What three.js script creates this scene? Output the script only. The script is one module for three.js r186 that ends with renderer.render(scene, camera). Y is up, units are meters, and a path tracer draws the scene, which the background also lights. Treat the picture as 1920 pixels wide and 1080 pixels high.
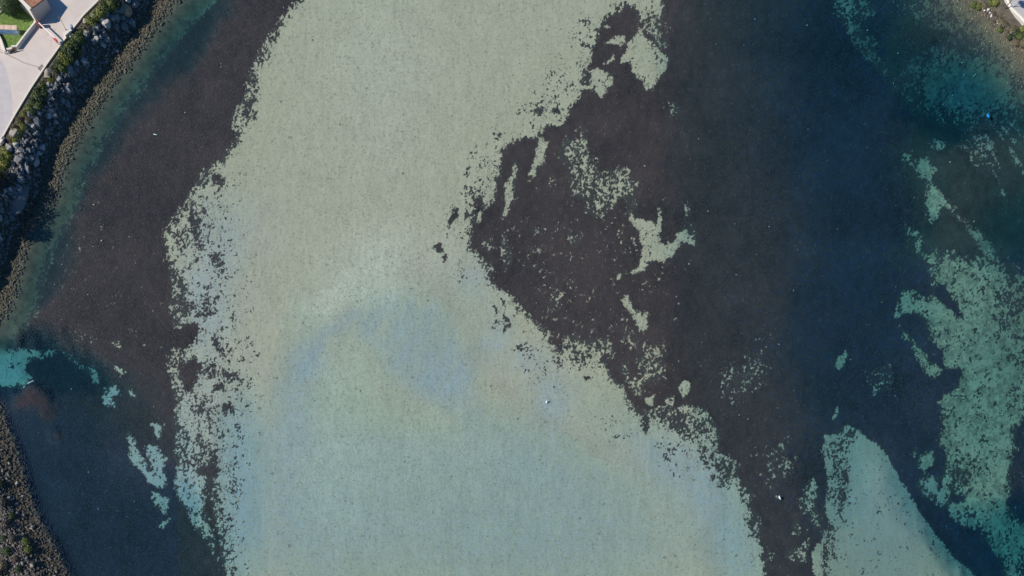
import * as THREE from 'three';
import { Sky } from 'three/addons/objects/Sky.js';
import { ConvexGeometry } from 'three/addons/geometries/ConvexGeometry.js';
import { MarchingCubes } from 'three/addons/objects/MarchingCubes.js';
import { mergeGeometries, mergeVertices } from 'three/addons/utils/BufferGeometryUtils.js';

// ---------------------------------------------------------------- camera, sky, sun, exposure
// One photograph pixel is S metres of water level; plan coordinates below are such pixels, seen straight from above.
const S = 0.094, H = 160, NX = 930, NY = 1600;          // ground scale, flying height, point straight below the camera
const wx = (px) => (px - 960) * S, wz = (py) => (py - 540) * S;
const scene = new THREE.Scene();
const camera = new THREE.PerspectiveCamera(2 * Math.atan(1600 * S / H) * 180 / Math.PI, 16 / 9, 1, 3000);
camera.position.set(wx(NX), H, wz(NY));
camera.up.set(0, 0, -1);
camera.lookAt(wx(NX), 0, wz(NY));
camera.setViewOffset(3200 * 16 / 9, 3200, 1600 * 16 / 9 - NX, 0, 1920, 1080);

const ELEV = 36.5 * Math.PI / 180, sunDir = new THREE.Vector3(-1, 0, 0.1).normalize().multiplyScalar(Math.cos(ELEV)).setY(Math.sin(ELEV));
const sky = new Sky();
sky.scale.setScalar(2000);
Object.assign(sky.material.uniforms.turbidity, { value: 2.2 });
sky.material.uniforms.rayleigh.value = 1.3;
sky.material.uniforms.mieCoefficient.value = 0.004;
sky.material.uniforms.mieDirectionalG.value = 0.8;
if (sky.material.uniforms.cloudCoverage) sky.material.uniforms.cloudCoverage.value = 0;
sky.material.uniforms.sunPosition.value.copy(sunDir);
sky.name = 'sky'; sky.userData.kind = 'structure';
scene.add(sky);
scene.environmentIntensity = 0.13;
const sun = new THREE.DirectionalLight(new THREE.Color(1, 0.93, 0.82), 4.6);
sun.name = 'sun';
sun.position.copy(sunDir).multiplyScalar(300);
sun.castShadow = true;
Object.assign(sun.shadow.camera, { left: -130, right: 130, top: 100, bottom: -100, near: 10, far: 600 });
sun.shadow.mapSize.set(4096, 4096);
sun.shadow.radius = 1;
scene.add(sun, sun.target);

const renderer = new THREE.WebGLRenderer({ antialias: true });
renderer.toneMapping = THREE.LinearToneMapping;
renderer.toneMappingExposure = 1.25;
renderer.shadowMap.enabled = true;

// ---------------------------------------------------------------- helpers
let seed = 7;
const rnd = () => { seed = (seed + 0x6d2b79f5) | 0; let t = Math.imul(seed ^ (seed >>> 15), 1 | seed); t = (t + Math.imul(t ^ (t >>> 7), 61 | t)) ^ t; return ((t ^ (t >>> 14)) >>> 0) / 4294967296; };
const rr = (a, b) => a + (b - a) * rnd();
const clamp = (x, a = 0, b = 1) => Math.min(b, Math.max(a, x)), lerp = (a, b, t) => a + (b - a) * t;
const sstep = (a, b, x) => { const t = clamp((x - a) / (b - a)); return t * t * (3 - 2 * t); };
const hash = (x, y, k) => { let h = Math.imul(x, 374761393) ^ Math.imul(y, 668265263) ^ Math.imul(k, 1274126177); h = Math.imul(h ^ (h >>> 13), 1274126177); return ((h ^ (h >>> 16)) >>> 0) / 4294967296; };
const vnoise = (x, y, k = 0) => {
  const i = Math.floor(x), j = Math.floor(y), u = x - i, v = y - j, a = u * u * (3 - 2 * u), b = v * v * (3 - 2 * v);
  return lerp(lerp(hash(i, j, k), hash(i + 1, j, k), a), lerp(hash(i, j + 1, k), hash(i + 1, j + 1, k), a), b);
};
const fbm = (x, y, k = 0, n = 3) => { let s = 0, a = 0.5, t = 0; for (let i = 0; i < n; i++) { s += a * vnoise(x, y, k + i * 17); t += a; a *= 0.5; x *= 2.03; y *= 2.03; } return s / t; };
const pts = (a) => { const o = []; for (let i = 0; i < a.length; i += 2) o.push([a[i], a[i + 1]]); return o; };
const plan = (ix, iy, h) => [NX + (ix - NX) * (1 - h / H), NY + (iy - NY) * (1 - h / H)];            // where a thing at height h stands
const at = (ix, iy, h = 0) => { const [x, y] = plan(ix, iy, h); return new THREE.Vector3(wx(x), h, wz(y)); };
function segDist(px, py, p, closed) {
  let d = 1e18;
  for (let i = 0, n = p.length - (closed ? 0 : 1); i < n; i++) {
    const [ax, ay] = p[i], [bx, by] = p[(i + 1) % p.length], ux = bx - ax, uy = by - ay, t = clamp(((px - ax) * ux + (py - ay) * uy) / (ux * ux + uy * uy || 1)), x = ax + ux * t - px, y = ay + uy * t - py;
    d = Math.min(d, x * x + y * y);
  }
  return Math.sqrt(d);
}
function inside(px, py, p) {
  let c = false;
  for (let i = 0, j = p.length - 1; i < p.length; j = i++) if ((p[i][1] > py) !== (p[j][1] > py) && px < (p[j][0] - p[i][0]) * (py - p[i][1]) / (p[j][1] - p[i][1]) + p[i][0]) c = !c;
  return c;
}
const sdist = (px, py, p) => segDist(px, py, p, true) * (inside(px, py, p) ? -1 : 1);
const names = new Map();
function numbered(n) { const k = names.get(n) ?? 0; names.set(n, k + 1); return k ? n + '_' + String(k).padStart(3, '0') : n; }
function tag(o, label, category, group) { o.userData.label = label; o.userData.category = category; if (group) o.userData.group = group; return o; }
function kind(o, k) { o.userData.kind = k; return o; }
function mesh(name, g, m, parent = scene) {
  const o = new THREE.Mesh(g, m); o.name = parent === scene ? numbered(name) : name; o.castShadow = o.receiveShadow = true; parent.add(o); return o;
}
function thing(name, label, category, pos, turn = 0, group) {
  const o = new THREE.Group(); o.name = numbered(name); scene.add(o);
  o.position.copy(pos); o.rotation.y = turn; return tag(o, label, category, group);
}
function copy(o, label) {
  const c = o.clone(); c.name = numbered(o.name.replace(/_\d\d\d$/, '')); c.userData = { ...o.userData }; if (label) c.userData.label = label; scene.add(c); return c;
}
const mat = (r, g, b, o = {}) => new THREE.MeshStandardMaterial({ color: new THREE.Color().setRGB(r, g, b), roughness: 0.9, ...o });
function box(w, h, d, x = 0, y = 0, z = 0) { const g = new THREE.BoxGeometry(w, h, d); g.translate(x, y, z); return g; }
const merge = (a) => mergeGeometries(a.map((g) => (g.index ? g.toNonIndexed() : g)));
const toByte = (x) => { x = clamp(x); return Math.round(255 * (x <= 0.0031308 ? 12.92 * x : 1.055 * Math.pow(x, 1 / 2.4) - 0.055)); };
function texture(w, h, f) {                                     // f(x, y) gives a linear colour
  const d = new Uint8Array(w * h * 4), c = [0, 0, 0];
  for (let y = 0; y < h; y++) for (let x = 0; x < w; x++) { f(x, y, c); const i = (y * w + x) * 4; d[i] = toByte(c[0]); d[i + 1] = toByte(c[1]); d[i + 2] = toByte(c[2]); d[i + 3] = 255; }
  const t = new THREE.DataTexture(d, w, h); t.colorSpace = THREE.SRGBColorSpace; t.magFilter = THREE.LinearFilter; t.wrapS = t.wrapT = THREE.MirroredRepeatWrapping; t.needsUpdate = true; return t;
}

// ---------------------------------------------------------------- where land, depth and weed lie (plan pixels)
const LEFT_SHORE = pts([300, 0, 262, 50, 228, 100, 187, 150, 153, 205, 121, 255, 97, 305, 84, 355, 56, 405, 31, 447, 13, 510, 1, 560, -30, 600]);
const LEFT_LAND = [...pts([470, -200, 380, -90]), ...LEFT_SHORE, ...pts([-80, 618, -500, 630, -500, -400, 560, -400])];
const LOW_LAND = pts([-500, 720, -50, 735, -8, 765, 8, 812, 24, 850, 40, 912, 62, 972, 88, 1018, 118, 1078, 150, 1150, 190, 1280, 200, 1500, -500, 1500]);
const RIGHT_LAND = pts([1700, -200, 1782, -60, 1808, -12, 1832, 12, 1850, 30, 1866, 46, 1886, 66, 1904, 88, 1930, 118, 2000, 190, 2500, 330, 2500, -400, 1690, -400]);
const profile = (p, x) => { for (let i = 1; i < p.length; i++) if (x <= p[i][0]) { const t = clamp((x - p[i - 1][0]) / (p[i][0] - p[i - 1][0])); return lerp(p[i - 1][1], p[i][1], t); } return p[p.length - 1][1]; };
const P_LEFT = pts([0, 0, 9, 0.3, 16, 0.7, 25, 1.9, 35, 2.85, 42, 3.05, 60, 3.1]), P_LOW = pts([0, 0, 10, 0.35, 22, 0.7, 40, 1.7, 60, 2.1, 120, 2.6]), P_RIGHT = pts([0, 0, 8, 0.35, 18, 0.8, 30, 1.1, 40, 1.12]);

// depth of the water in metres: base and pools [x, y, rx, ry, turn, depth]
const POOLS = [
  [1560, 180, 160, 330, -0.3, 1.25], [1640, 50, 110, 150, 0.5, 1.6], [1600, 600, 150, 260, 0.1, 1.15], [1400, 200, 110, 300, 0, 0.6], [1420, 500, 120, 300, 0, 0.5], [1440, 900, 120, 220, 0, 0.45], [1560, 880, 60, 120, 0, 0.9], [1830, 150, 150, 95, 0.3, 1.9], [1770, 205, 70, 50, 0.5, 2.1], [1780, 40, 130, 60, 0.4, 0.55],
  [1925, 430, 80, 90, 0, 1.5], [1905, 150, 50, 40, 0.4, 0.9], [1885, 310, 110, 80, 0.3, 0.68], [1850, 540, 90, 130, 0.2, 0.75], [1850, 760, 110, 190, 0.1, 0.95], [1905, 1010, 70, 80, 0.6, 2.0], [1810, 1010, 120, 60, 0.8, 1.6], [1740, 900, 60, 120, -0.4, 1.1], [1640, 1000, 120, 230, -0.4, 0.52], [900, 970, 330, 170, 0.1, 0.4], [640, 930, 120, 200, 0, 0.38],
  [330, 50, 110, 55, -0.9, 1.0], [190, 220, 170, 46, -1.0, 0.85], [60, 480, 150, 44, -1.1, 0.85], [110, 690, 90, 45, 0.3, 1.6], [12, 690, 62, 44, 0, 1.5], [64, 758, 36, 24, 0.5, 0.3], [108, 814, 16, 16, 0, 0.4], [140, 840, 120, 130, 0.9, 0.95], [250, 850, 90, 90, 0.9, 0.42], [230, 1010, 180, 130, 0.3, 0.95], [90, 960, 50, 130, -0.5, 0.95],
  [770, 650, 120, 110, 0, 0.3], [1250, 860, 160, 60, 0.7, 0.3], [450, 950, 50, 180, 0.05, 0.42], [560, 760, 40, 170, 0.1, 0.3],
];
const depthAt = (x, y) => {
  let d = 0.2, w = 0.35;
  const q = 26 * (fbm(x / 90, y / 90, 5) - 0.5);
  let left = 0.2 * sstep(470, 330, x + (y - 500) * -0.1 + q);
  d = Math.max(d, left);
  let num = d * w, den = w; const ox = 46 * (fbm(x / 60, y / 60, 6) - 0.5) + 14 * (vnoise(x / 14, y / 14, 8) - 0.5), oy = 46 * (fbm(x / 60, y / 60, 9) - 0.5) + 14 * (vnoise(x / 14, y / 14, 10) - 0.5); x += ox; y += oy;
  for (const [cx, cy, rx, ry, a, dd] of POOLS) {
    const c = Math.cos(a), s = Math.sin(a), u = ((x - cx) * c + (y - cy) * s) / rx, v = (-(x - cx) * s + (y - cy) * c) / ry, e = u * u + v * v;
    if (e > 5) continue;
    const k = Math.exp(-1.6 * Math.pow(e, 1.3)) * 3; num += dd * k; den += k;
  }
  return num / den;
};
function ground(x, y) {
  const a = -sdist(x, y, LEFT_LAND), b = -sdist(x, y, LOW_LAND), c = -sdist(x, y, RIGHT_LAND), in_ = Math.max(a, b, c);
  if (in_ > 0) return (a > 0 ? profile(P_LEFT, a) : b > 0 ? profile(P_LOW, b) : profile(P_RIGHT, c)) + (in_ > 8 && in_ < 52 ? 0.25 * (fbm(x / 14, y / 14, 3) - 0.5) : 0);
  const o = -in_, shelf = a > Math.max(b, c) ? profile(pts([0, 0, 18, 0.15, 40, 0.34, 50, 0.42]), o) : c > b ? profile(pts([0, 0, 40, 0.3, 80, 0.5]), o) : profile(pts([0, 0, 10, 0.15, 25, 0.6]), o), w = a > Math.max(b, c) ? sstep(28, 62, o) : c > b ? sstep(15, 95, o) : sstep(4, 34, o);
  return -lerp(shelf, depthAt(x, y), w);
}

const GX0 = -420, GY0 = -320, GST = 5, GNX = 553, GNY = 345, heights = new Float32Array(GNX * GNY);
for (let j = 0; j < GNY; j++) for (let i = 0; i < GNX; i++) heights[j * GNX + i] = ground(GX0 + i * GST, GY0 + j * GST);
const groundAt = (x, y) => { const u = clamp((x - GX0) / GST, 0, GNX - 1.01), v = clamp((y - GY0) / GST, 0, GNY - 1.01), i = Math.floor(u), j = Math.floor(v), k = j * GNX + i; return lerp(lerp(heights[k], heights[k + 1], u - i), lerp(heights[k + GNX], heights[k + GNX + 1], u - i), v - j); };
const TX = -64, TY = -64, TW = 2048, TH = 1216, GW = TW / 2, GH = TH / 2;
const cover = new Float32Array(GW * GH);
function layer(c, f, list, line, wob = 1) {                    // paint a share of weed over an outline; f is how far the edge frays
  const p = pts(list).map(([x, y]) => plan(x, y, -0.4)), m = f * 1.5 + (line || 0) + 10;
  const x0 = Math.max(0, Math.floor((Math.min(...p.map((q) => q[0])) - m - TX) / 2)), x1 = Math.min(GW - 1, Math.ceil((Math.max(...p.map((q) => q[0])) + m - TX) / 2));
  const y0 = Math.max(0, Math.floor((Math.min(...p.map((q) => q[1])) - m - TY) / 2)), y1 = Math.min(GH - 1, Math.ceil((Math.max(...p.map((q) => q[1])) + m - TY) / 2));
  for (let j = y0; j <= y1; j++) for (let i = x0; i <= x1; i++) {
    const x = TX + i * 2, y = TY + j * 2;
    let d = line ? segDist(x, y, p, false) - line : sdist(x, y, p);
    d += wob * (9 * (fbm(x / 22, y / 22, 41) - 0.5) + 5 * (vnoise(x / 6, y / 6, 43) - 0.5));
    const a = 1 - sstep(-f, f, d);
    if (a > 0) cover[j * GW + i] = lerp(cover[j * GW + i], c, a);
  }
}
const W = 0.9988;
// left meadow and its frayed seaward edge
layer(0, 40, [480, 150, 560, 120, 540, 320, 560, 480, 560, 640, 540, 800, 520, 1120, 380, 1120, 320, 700, 330, 420]);
layer(0.1, 30, [395, 318, 430, 335, 445, 420, 450, 520, 455, 600, 470, 680, 465, 780, 455, 880, 440, 960, 470, 1150, 400, 1150, 340, 880, 325, 700, 318, 560, 305, 435]);
layer(W, 13, [575, -80, 560, 0, 543, 28, 518, 55, 498, 90, 478, 130, 469, 165, 466, 185, 443, 220, 440, 243, 449, 252, 428, 288, 418, 302, 392, 322, 378, 345, 368, 362, 350, 388, 332, 408, 318, 424, 306, 440, 314, 466, 322, 492, 326, 530, 322, 572, 332, 612, 330, 660, 322, 695, 333, 735, 336, 785, 338, 835, 340, 880, 352, 935, 372, 988, 395, 1005, 408, 1042, 420, 1090, 420, 1160, 60, 1160, -70, 1160, -70, 560, 0, 640, 22, 588, 52, 520, 82, 462, 118, 386, 148, 308, 190, 242, 250, 155, 322, 66, 398, 0, 450, -80]);
layer(0.55, 9, [470, 165, 485, 170, 478, 215, 462, 240, 452, 250, 440, 240, 448, 215]);
layer(0.5, 8, [500, 80, 520, 60, 515, 85, 490, 130, 478, 160, 470, 150]);
layer(0.97, 6, [398, 328, 412, 326, 420, 342, 412, 350, 400, 340]);
layer(0.75, 10, [352, 385, 366, 382, 378, 420, 382, 465, 368, 470, 358, 440]);
layer(0.6, 8, [380, 388, 388, 386, 402, 440, 398, 470, 388, 440]);
layer(0.7, 8, [395, 470, 412, 478, 420, 505, 405, 500]);
layer(0.5, 16, [322, 440, 345, 425, 352, 455, 350, 480, 332, 480]);
layer(0.62, 12, [328, 520, 345, 510, 358, 540, 350, 560, 330, 570]);
layer(0.65, 14, [330, 570, 400, 560, 402, 590, 372, 600, 340, 600]);
layer(W, 7, [342, 612, 365, 604, 378, 618, 364, 650, 345, 662, 325, 660, 325, 620]);
layer(0.55, 9, [316, 668, 345, 655, 352, 680, 340, 700, 322, 690]);
layer(W, 7, [342, 685, 366, 668, 382, 688, 372, 712, 358, 738, 345, 738, 335, 700]);
layer(0.85, 8, [380, 690, 400, 672, 408, 700, 396, 712, 384, 706]);
layer(0.8, 8, [402, 640, 412, 645, 420, 668, 408, 660]);
layer(0.75, 7, [415, 690, 440, 696, 452, 712, 432, 718, 418, 704]);
layer(0.8, 7, [402, 722, 424, 720, 420, 734, 404, 730]);
layer(0.92, 5, [419, 758, 433, 756, 433, 772, 420, 772]);
layer(0.62, 14, [368, 745, 394, 745, 404, 790, 392, 806, 374, 790]);
layer(0.5, 14, [330, 790, 352, 786, 360, 830, 342, 880, 330, 850]);
layer(0.55, 14, [366, 830, 400, 830, 406, 860, 380, 872, 360, 852]);
layer(0.93, 8, [352, 870, 376, 876, 400, 868, 410, 880, 402, 905, 408, 950, 424, 1010, 432, 1090, 396, 1090, 398, 1005, 378, 962, 382, 925, 388, 905, 370, 884]);
layer(0.55, 9, [396, 900, 410, 915, 420, 960, 432, 1010, 444, 1070, 430, 1080, 416, 1020, 402, 950]);
// sand clearings in the left meadow
const clearings = [
  [282, 795, 306, 799, 300, 822, 293, 820], [237, 806, 251, 829, 259, 850, 276, 868, 272, 886, 246, 865, 240, 842], [272, 840, 288, 832, 313, 860, 306, 880, 309, 905, 299, 913, 275, 902, 271, 884, 285, 880, 278, 860],
  [282, 921, 300, 929, 314, 934, 309, 961, 292, 948], [297, 986, 315, 971, 304, 987], [330, 882, 354, 884, 366, 896, 374, 908, 382, 918, 366, 932, 374, 962, 376, 984, 364, 991, 353, 966, 338, 938, 328, 912],
  [194, 724, 214, 724, 222, 738, 207, 738, 203, 746, 214, 754, 219, 763, 197, 757, 189, 744], [201, 641, 212, 636, 225, 647, 227, 654, 212, 651], [160, 682, 170, 684, 178, 700, 180, 715, 172, 712, 166, 696], [216, 688, 222, 690, 235, 698, 230, 701], [238, 728, 248, 732, 250, 742, 244, 740],
];
for (const c of clearings) layer(0.1, 5, c, 0, 0.7);
layer(0.7, 10, [145, 622, 160, 616, 176, 628, 190, 642, 180, 646, 160, 636]);
layer(0.72, 6, [108, 652, 132, 664, 150, 680, 162, 690, 158, 696, 140, 680, 120, 668], 0, 0.5);
layer(0.03, 9, [-70, 640, 0, 644, 14, 650, 52, 654, 96, 656, 62, 664, 38, 676, 42, 692, 52, 706, 44, 722, 16, 724, -10, 712, -70, 700]);
// middle and right: one wide meadow, then its clearings
layer(W, 9, [
  1236, -80, 1236, 0, 1242, 22, 1228, 34, 1222, 60, 1204, 44, 1200, 32, 1188, 16, 1170, 9, 1158, 18, 1155, 30, 1140, 30, 1130, 44, 1121, 56, 1120, 76, 1112, 92, 1108, 114, 1100, 126, 1092, 132, 1100, 146, 1086, 160, 1091, 175, 1080, 190, 1070, 205, 1062, 220, 1046, 236, 1040, 226, 1022, 236, 1018, 248, 1008, 262, 985, 262, 962, 265, 952, 275, 944, 286, 940, 300, 941, 322,
  932, 336, 930, 370, 918, 388, 906, 396, 905, 378, 896, 360, 882, 350, 871, 355, 868, 366, 880, 375, 888, 395, 894, 414, 884, 422, 882, 442, 880, 460, 890, 476, 904, 490, 909, 512, 920, 534, 944, 546, 958, 562, 974, 578, 990, 596, 1002, 609, 1016, 614, 1026, 628, 1032, 648, 1050, 668, 1061, 660, 1056, 641, 1064, 632, 1080, 640, 1096, 644, 1112, 634, 1126, 656, 1131, 682, 1146, 706,
  1156, 718, 1172, 742, 1184, 760, 1196, 774, 1206, 790, 1214, 799, 1224, 790, 1226, 774, 1242, 770, 1252, 764, 1268, 772, 1286, 762, 1302, 766, 1322, 776, 1336, 796, 1345, 820, 1341, 836, 1352, 856, 1372, 872, 1377, 892, 1386, 912, 1396, 936, 1406, 960, 1412, 986, 1417, 1010, 1426, 1030, 1431, 1055, 1434, 1082, 1440, 1160, 2000, 1160, 2000, -80], 0, 0.8);
layer(0.1, 30, [1090, 30, 1150, 20, 1120, 60, 1100, 120, 1080, 150, 1060, 210, 1000, 240, 940, 280, 920, 340, 880, 350, 860, 420, 900, 300, 980, 220, 1050, 130]);
layer(W, 8, [1155, 30, 1140, 30, 1130, 44, 1121, 56, 1120, 76, 1112, 92, 1108, 114, 1100, 126, 1092, 132, 1100, 146, 1086, 160, 1091, 175, 1080, 190, 1070, 205, 1062, 220, 1046, 236, 1022, 248, 1008, 262, 985, 262, 962, 265, 952, 275, 944, 286, 940, 300, 941, 322, 932, 336, 930, 370, 918, 388, 1000, 400, 1200, 200, 1180, 60], 0, 0.8);
layer(0.04, 6, [1236, -80, 1236, 18, 1240, 8, 1226, 36, 1222, 58, 1214, 50, 1202, 40, 1194, 22, 1194, -80]);
layer(0.5, 8, [1210, 14, 1232, 20, 1240, 40, 1228, 56, 1216, 44]);
layer(0.5, 9, [1216, 40, 1236, 52, 1250, 90, 1232, 82, 1220, 66]);
const bare = [
  [1196, 50, 1204, 62, 1198, 70, 1208, 72, 1230, 80, 1236, 96, 1246, 100, 1252, 112, 1250, 124, 1240, 146, 1228, 160, 1220, 172, 1208, 172, 1206, 160, 1194, 148, 1188, 136, 1182, 122, 1186, 112, 1164, 122, 1168, 108, 1176, 92, 1182, 70, 1190, 72],
  [1133, 84, 1140, 78, 1150, 72, 1158, 66, 1170, 72, 1172, 80, 1160, 88, 1148, 84], [1132, 122, 1142, 112, 1150, 104, 1153, 112, 1140, 122], [1130, 52, 1138, 46, 1144, 52, 1136, 56],
  [1106, 138, 1118, 133, 1130, 136, 1142, 140, 1152, 148, 1146, 160, 1136, 176, 1128, 184, 1114, 172, 1106, 170, 1086, 166, 1092, 160, 1104, 160],
  [1008, 258, 1020, 262, 1028, 268, 1020, 290, 1018, 308, 1006, 318, 1004, 330, 993, 329, 1000, 304, 1010, 276], [964, 304, 972, 312, 970, 326, 962, 350, 960, 370, 950, 400, 944, 413, 938, 412, 948, 386, 950, 362, 946, 346, 958, 328],
  [905, 392, 900, 412, 894, 420, 892, 416, 897, 402], [1040, 222, 1050, 228, 1064, 216, 1056, 236, 1044, 240, 1036, 236],
  [1180, 410, 1206, 414, 1222, 420, 1236, 428, 1238, 456, 1246, 460, 1262, 456, 1270, 440, 1282, 428, 1296, 436, 1304, 464, 1296, 460, 1278, 450, 1264, 474, 1244, 492, 1228, 490, 1216, 492, 1212, 506, 1200, 514, 1182, 514, 1196, 500, 1204, 478, 1202, 446, 1192, 428],
  [1232, 420, 1234, 390, 1240, 396, 1238, 440], [1284, 384, 1290, 392, 1292, 412, 1286, 404], [1155, 516, 1164, 512, 1166, 522, 1156, 527], [1150, 530, 1153, 536, 1149, 537], [1118, 526, 1125, 524, 1124, 529], [1230, 520, 1236, 524, 1234, 528],
  [1166, 562, 1176, 556, 1186, 578, 1204, 592, 1212, 584, 1214, 598, 1210, 618, 1198, 618, 1186, 598, 1172, 578], [1156, 440, 1160, 432, 1163, 430, 1157, 444], [1184, 446, 1190, 448, 1192, 464, 1186, 458],
  [1272, 722, 1284, 712, 1294, 718, 1292, 736, 1280, 748, 1274, 738], [1208, 748, 1226, 742, 1224, 762, 1212, 760], [1246, 748, 1264, 742, 1262, 762, 1248, 762], [1032, 580, 1042, 574, 1042, 582, 1030, 592],
  [1568, 684, 1572, 668, 1588, 654, 1592, 660, 1584, 680, 1576, 690], [1560, 786, 1572, 760, 1574, 770, 1566, 784], [1456, 930, 1460, 934, 1457, 938], [1108, 616, 1112, 624, 1109, 628],
];
layer(0.965, 60, [900, 430, 1040, 300, 1240, 380, 1240, 700, 1060, 650]); layer(0.988, 50, [100, 420, 230, 380, 310, 560, 300, 660, 140, 650, 90, 560]);
for (const b of bare) layer(0.045, b.length < 14 ? 2 : 3.5, b, 0, b.length < 14 ? 0.35 : 0.7);
// thin, patchy places in the meadow
const thin = [
  [0.55, 12, [1050, 290, 1062, 262, 1096, 268, 1112, 300, 1120, 316, 1116, 332, 1152, 318, 1176, 324, 1190, 344, 1186, 362, 1192, 384, 1180, 402, 1168, 366, 1146, 388, 1120, 404, 1106, 404, 1094, 376, 1076, 366, 1070, 330]],
  [0.82, 9, [1082, 248, 1100, 240, 1098, 264]], [0.8, 8, [1062, 440, 1066, 428, 1074, 448, 1088, 446, 1086, 458, 1066, 462]], [0.7, 6, [908, 452, 922, 448, 930, 470, 914, 474]], [0.75, 6, [942, 444, 956, 470, 958, 500, 946, 514, 940, 490]], [0.7, 6, [996, 430, 1008, 428, 1010, 436, 998, 438]],
  [0.75, 6, [1004, 466, 1018, 456, 1024, 466, 1010, 476]], [0.8, 6, [992, 500, 1004, 490, 1016, 512, 1002, 516]], [0.7, 7, [1018, 570, 1030, 556, 1042, 578, 1030, 592]], [0.9, 20, [1020, 500, 1040, 480, 1080, 540, 1060, 620, 1010, 590]], [0.65, 8, [1060, 632, 1078, 626, 1090, 648, 1072, 664, 1062, 656]], [0.55, 8, [1120, 640, 1140, 632, 1150, 660, 1150, 672, 1132, 654]], [0.7, 6, [1150, 686, 1178, 678, 1180, 702, 1158, 696]], [0.8, 9, [1190, 668, 1230, 650, 1250, 680, 1236, 720, 1206, 716]],
  [0.62, 9, [1176, 712, 1206, 714, 1212, 738, 1192, 742]], [0.86, 12, [1232, 640, 1250, 630, 1256, 672, 1240, 668]], [0.82, 9, [1344, 736, 1370, 712, 1374, 724, 1352, 750]], [0.88, 14, [1130, 610, 1180, 600, 1260, 700, 1180, 660]],
  [0.55, 12, [1190, 776, 1250, 768, 1300, 772, 1328, 790, 1340, 836, 1330, 880, 1300, 830, 1250, 800, 1210, 806]], [0.6, 9, [1338, 870, 1362, 856, 1388, 874, 1380, 890, 1370, 912, 1350, 914, 1338, 896]], [0.62, 7, [1388, 924, 1400, 908, 1416, 930, 1404, 948, 1394, 944]], [0.6, 8, [1394, 966, 1412, 952, 1428, 990, 1422, 1012, 1404, 1006]], [0.72, 7, [1438, 1050, 1452, 1032, 1448, 1052]],
  [0.5, 10, [1512, 920, 1524, 896, 1530, 906, 1528, 950, 1538, 980, 1536, 992, 1522, 976, 1514, 950]], [0.72, 8, [1498, 936, 1506, 930, 1508, 966, 1500, 962]], [0.75, 8, [1482, 990, 1496, 966, 1500, 1000, 1488, 998]], [0.7, 9, [1476, 1042, 1490, 1026, 1514, 1016, 1516, 1050, 1492, 1060]], [0.88, 20, [1410, 850, 1480, 820, 1500, 900, 1440, 910]],
  [0.9, 16, [1350, 690, 1450, 620, 1440, 720, 1370, 780]], [0.85, 12, [1620, 700, 1680, 660, 1680, 730, 1640, 740]], [0.85, 10, [1288, 380, 1300, 400, 1296, 430, 1284, 420]], [0.6, 7, [1286, 440, 1298, 420, 1304, 440, 1300, 452]],
];
for (const [c, f, l] of thin) layer(c, f, l);
layer(0.86, 9, [1242, 18, 1258, 40, 1250, 60, 1240, 50]); layer(0.82, 8, [1246, 196, 1268, 182, 1276, 210, 1258, 222]);
// outlying weed clumps on the pale flat
const clumps = [[816, 458, 826, 458, 830, 470, 824, 478, 816, 472], [829, 479, 838, 480, 838, 491, 831, 493], [848, 396, 858, 388, 860, 406, 850, 414, 842, 432, 838, 446, 840, 420], [1036, 206, 1046, 202, 1048, 212, 1038, 216], [1004, 208, 1014, 206, 1016, 216, 1006, 220], [1096, 82, 1102, 84, 1098, 92, 1093, 88], [968, 650, 976, 646, 980, 654, 970, 662], [1090, 706, 1098, 704, 1108, 708, 1098, 714], [938, 560, 948, 566, 944, 576], [926, 574, 934, 578, 930, 590], [946, 596, 956, 600, 958, 610, 944, 624]];
for (const c of clumps) layer(0.985, 3, c, 0, 0.5);
for (const [c, x, y, r] of [[0.5, 1090, 132, 16], [0.45, 1075, 165, 18], [0.4, 1050, 140, 20], [0.4, 1000, 215, 18], [0.35, 940, 255, 26], [0.4, 900, 300, 24], [0.35, 880, 330, 18], [0.45, 895, 345, 14], [0.4, 860, 420, 22], [0.35, 906, 505, 30], [0.4, 938, 600, 24], [0.3, 985, 660, 36], [0.3, 1000, 690, 40], [0.35, 1100, 680, 30], [0.3, 1050, 720, 30], [0.22, 870, 520, 40], [0.25, 1270, 850, 60], [0.2, 1150, 800, 50]]) layer(c, r, [x - 3, y, x, y - 3, x + 3, y + 3]);
// sand tongue at the bottom right
layer(0.015, 3, [1586, 794, 1606, 800, 1626, 819, 1650, 834, 1666, 855, 1682, 882, 1702, 916, 1722, 948, 1746, 986, 1772, 1017, 1802, 1051, 1842, 1082, 1900, 1160, 1540, 1160, 1528, 1082, 1520, 1036, 1542, 1012, 1556, 990, 1550, 960, 1556, 930, 1550, 880, 1545, 842, 1547, 812, 1572, 816], 0, 0.5);
layer(0.5, 14, [1550, 826, 1580, 806, 1610, 808, 1588, 830, 1590, 880, 1586, 930, 1572, 960, 1556, 950, 1556, 880]);
layer(0.85, 5, [1582, 870, 1588, 868, 1586, 930, 1580, 950, 1572, 962, 1578, 920], 0, 0.5);
layer(0.6, 9, [1536, 996, 1566, 980, 1572, 996, 1552, 1016, 1556, 1084, 1542, 1084, 1546, 1010]);
layer(0.85, 4, [1544, 1010, 1550, 1010, 1552, 1050, 1548, 1086, 1542, 1086], 0, 0.5);
layer(0.3, 10, [1552, 1010, 1578, 1018, 1574, 1050, 1556, 1060]);
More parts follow.
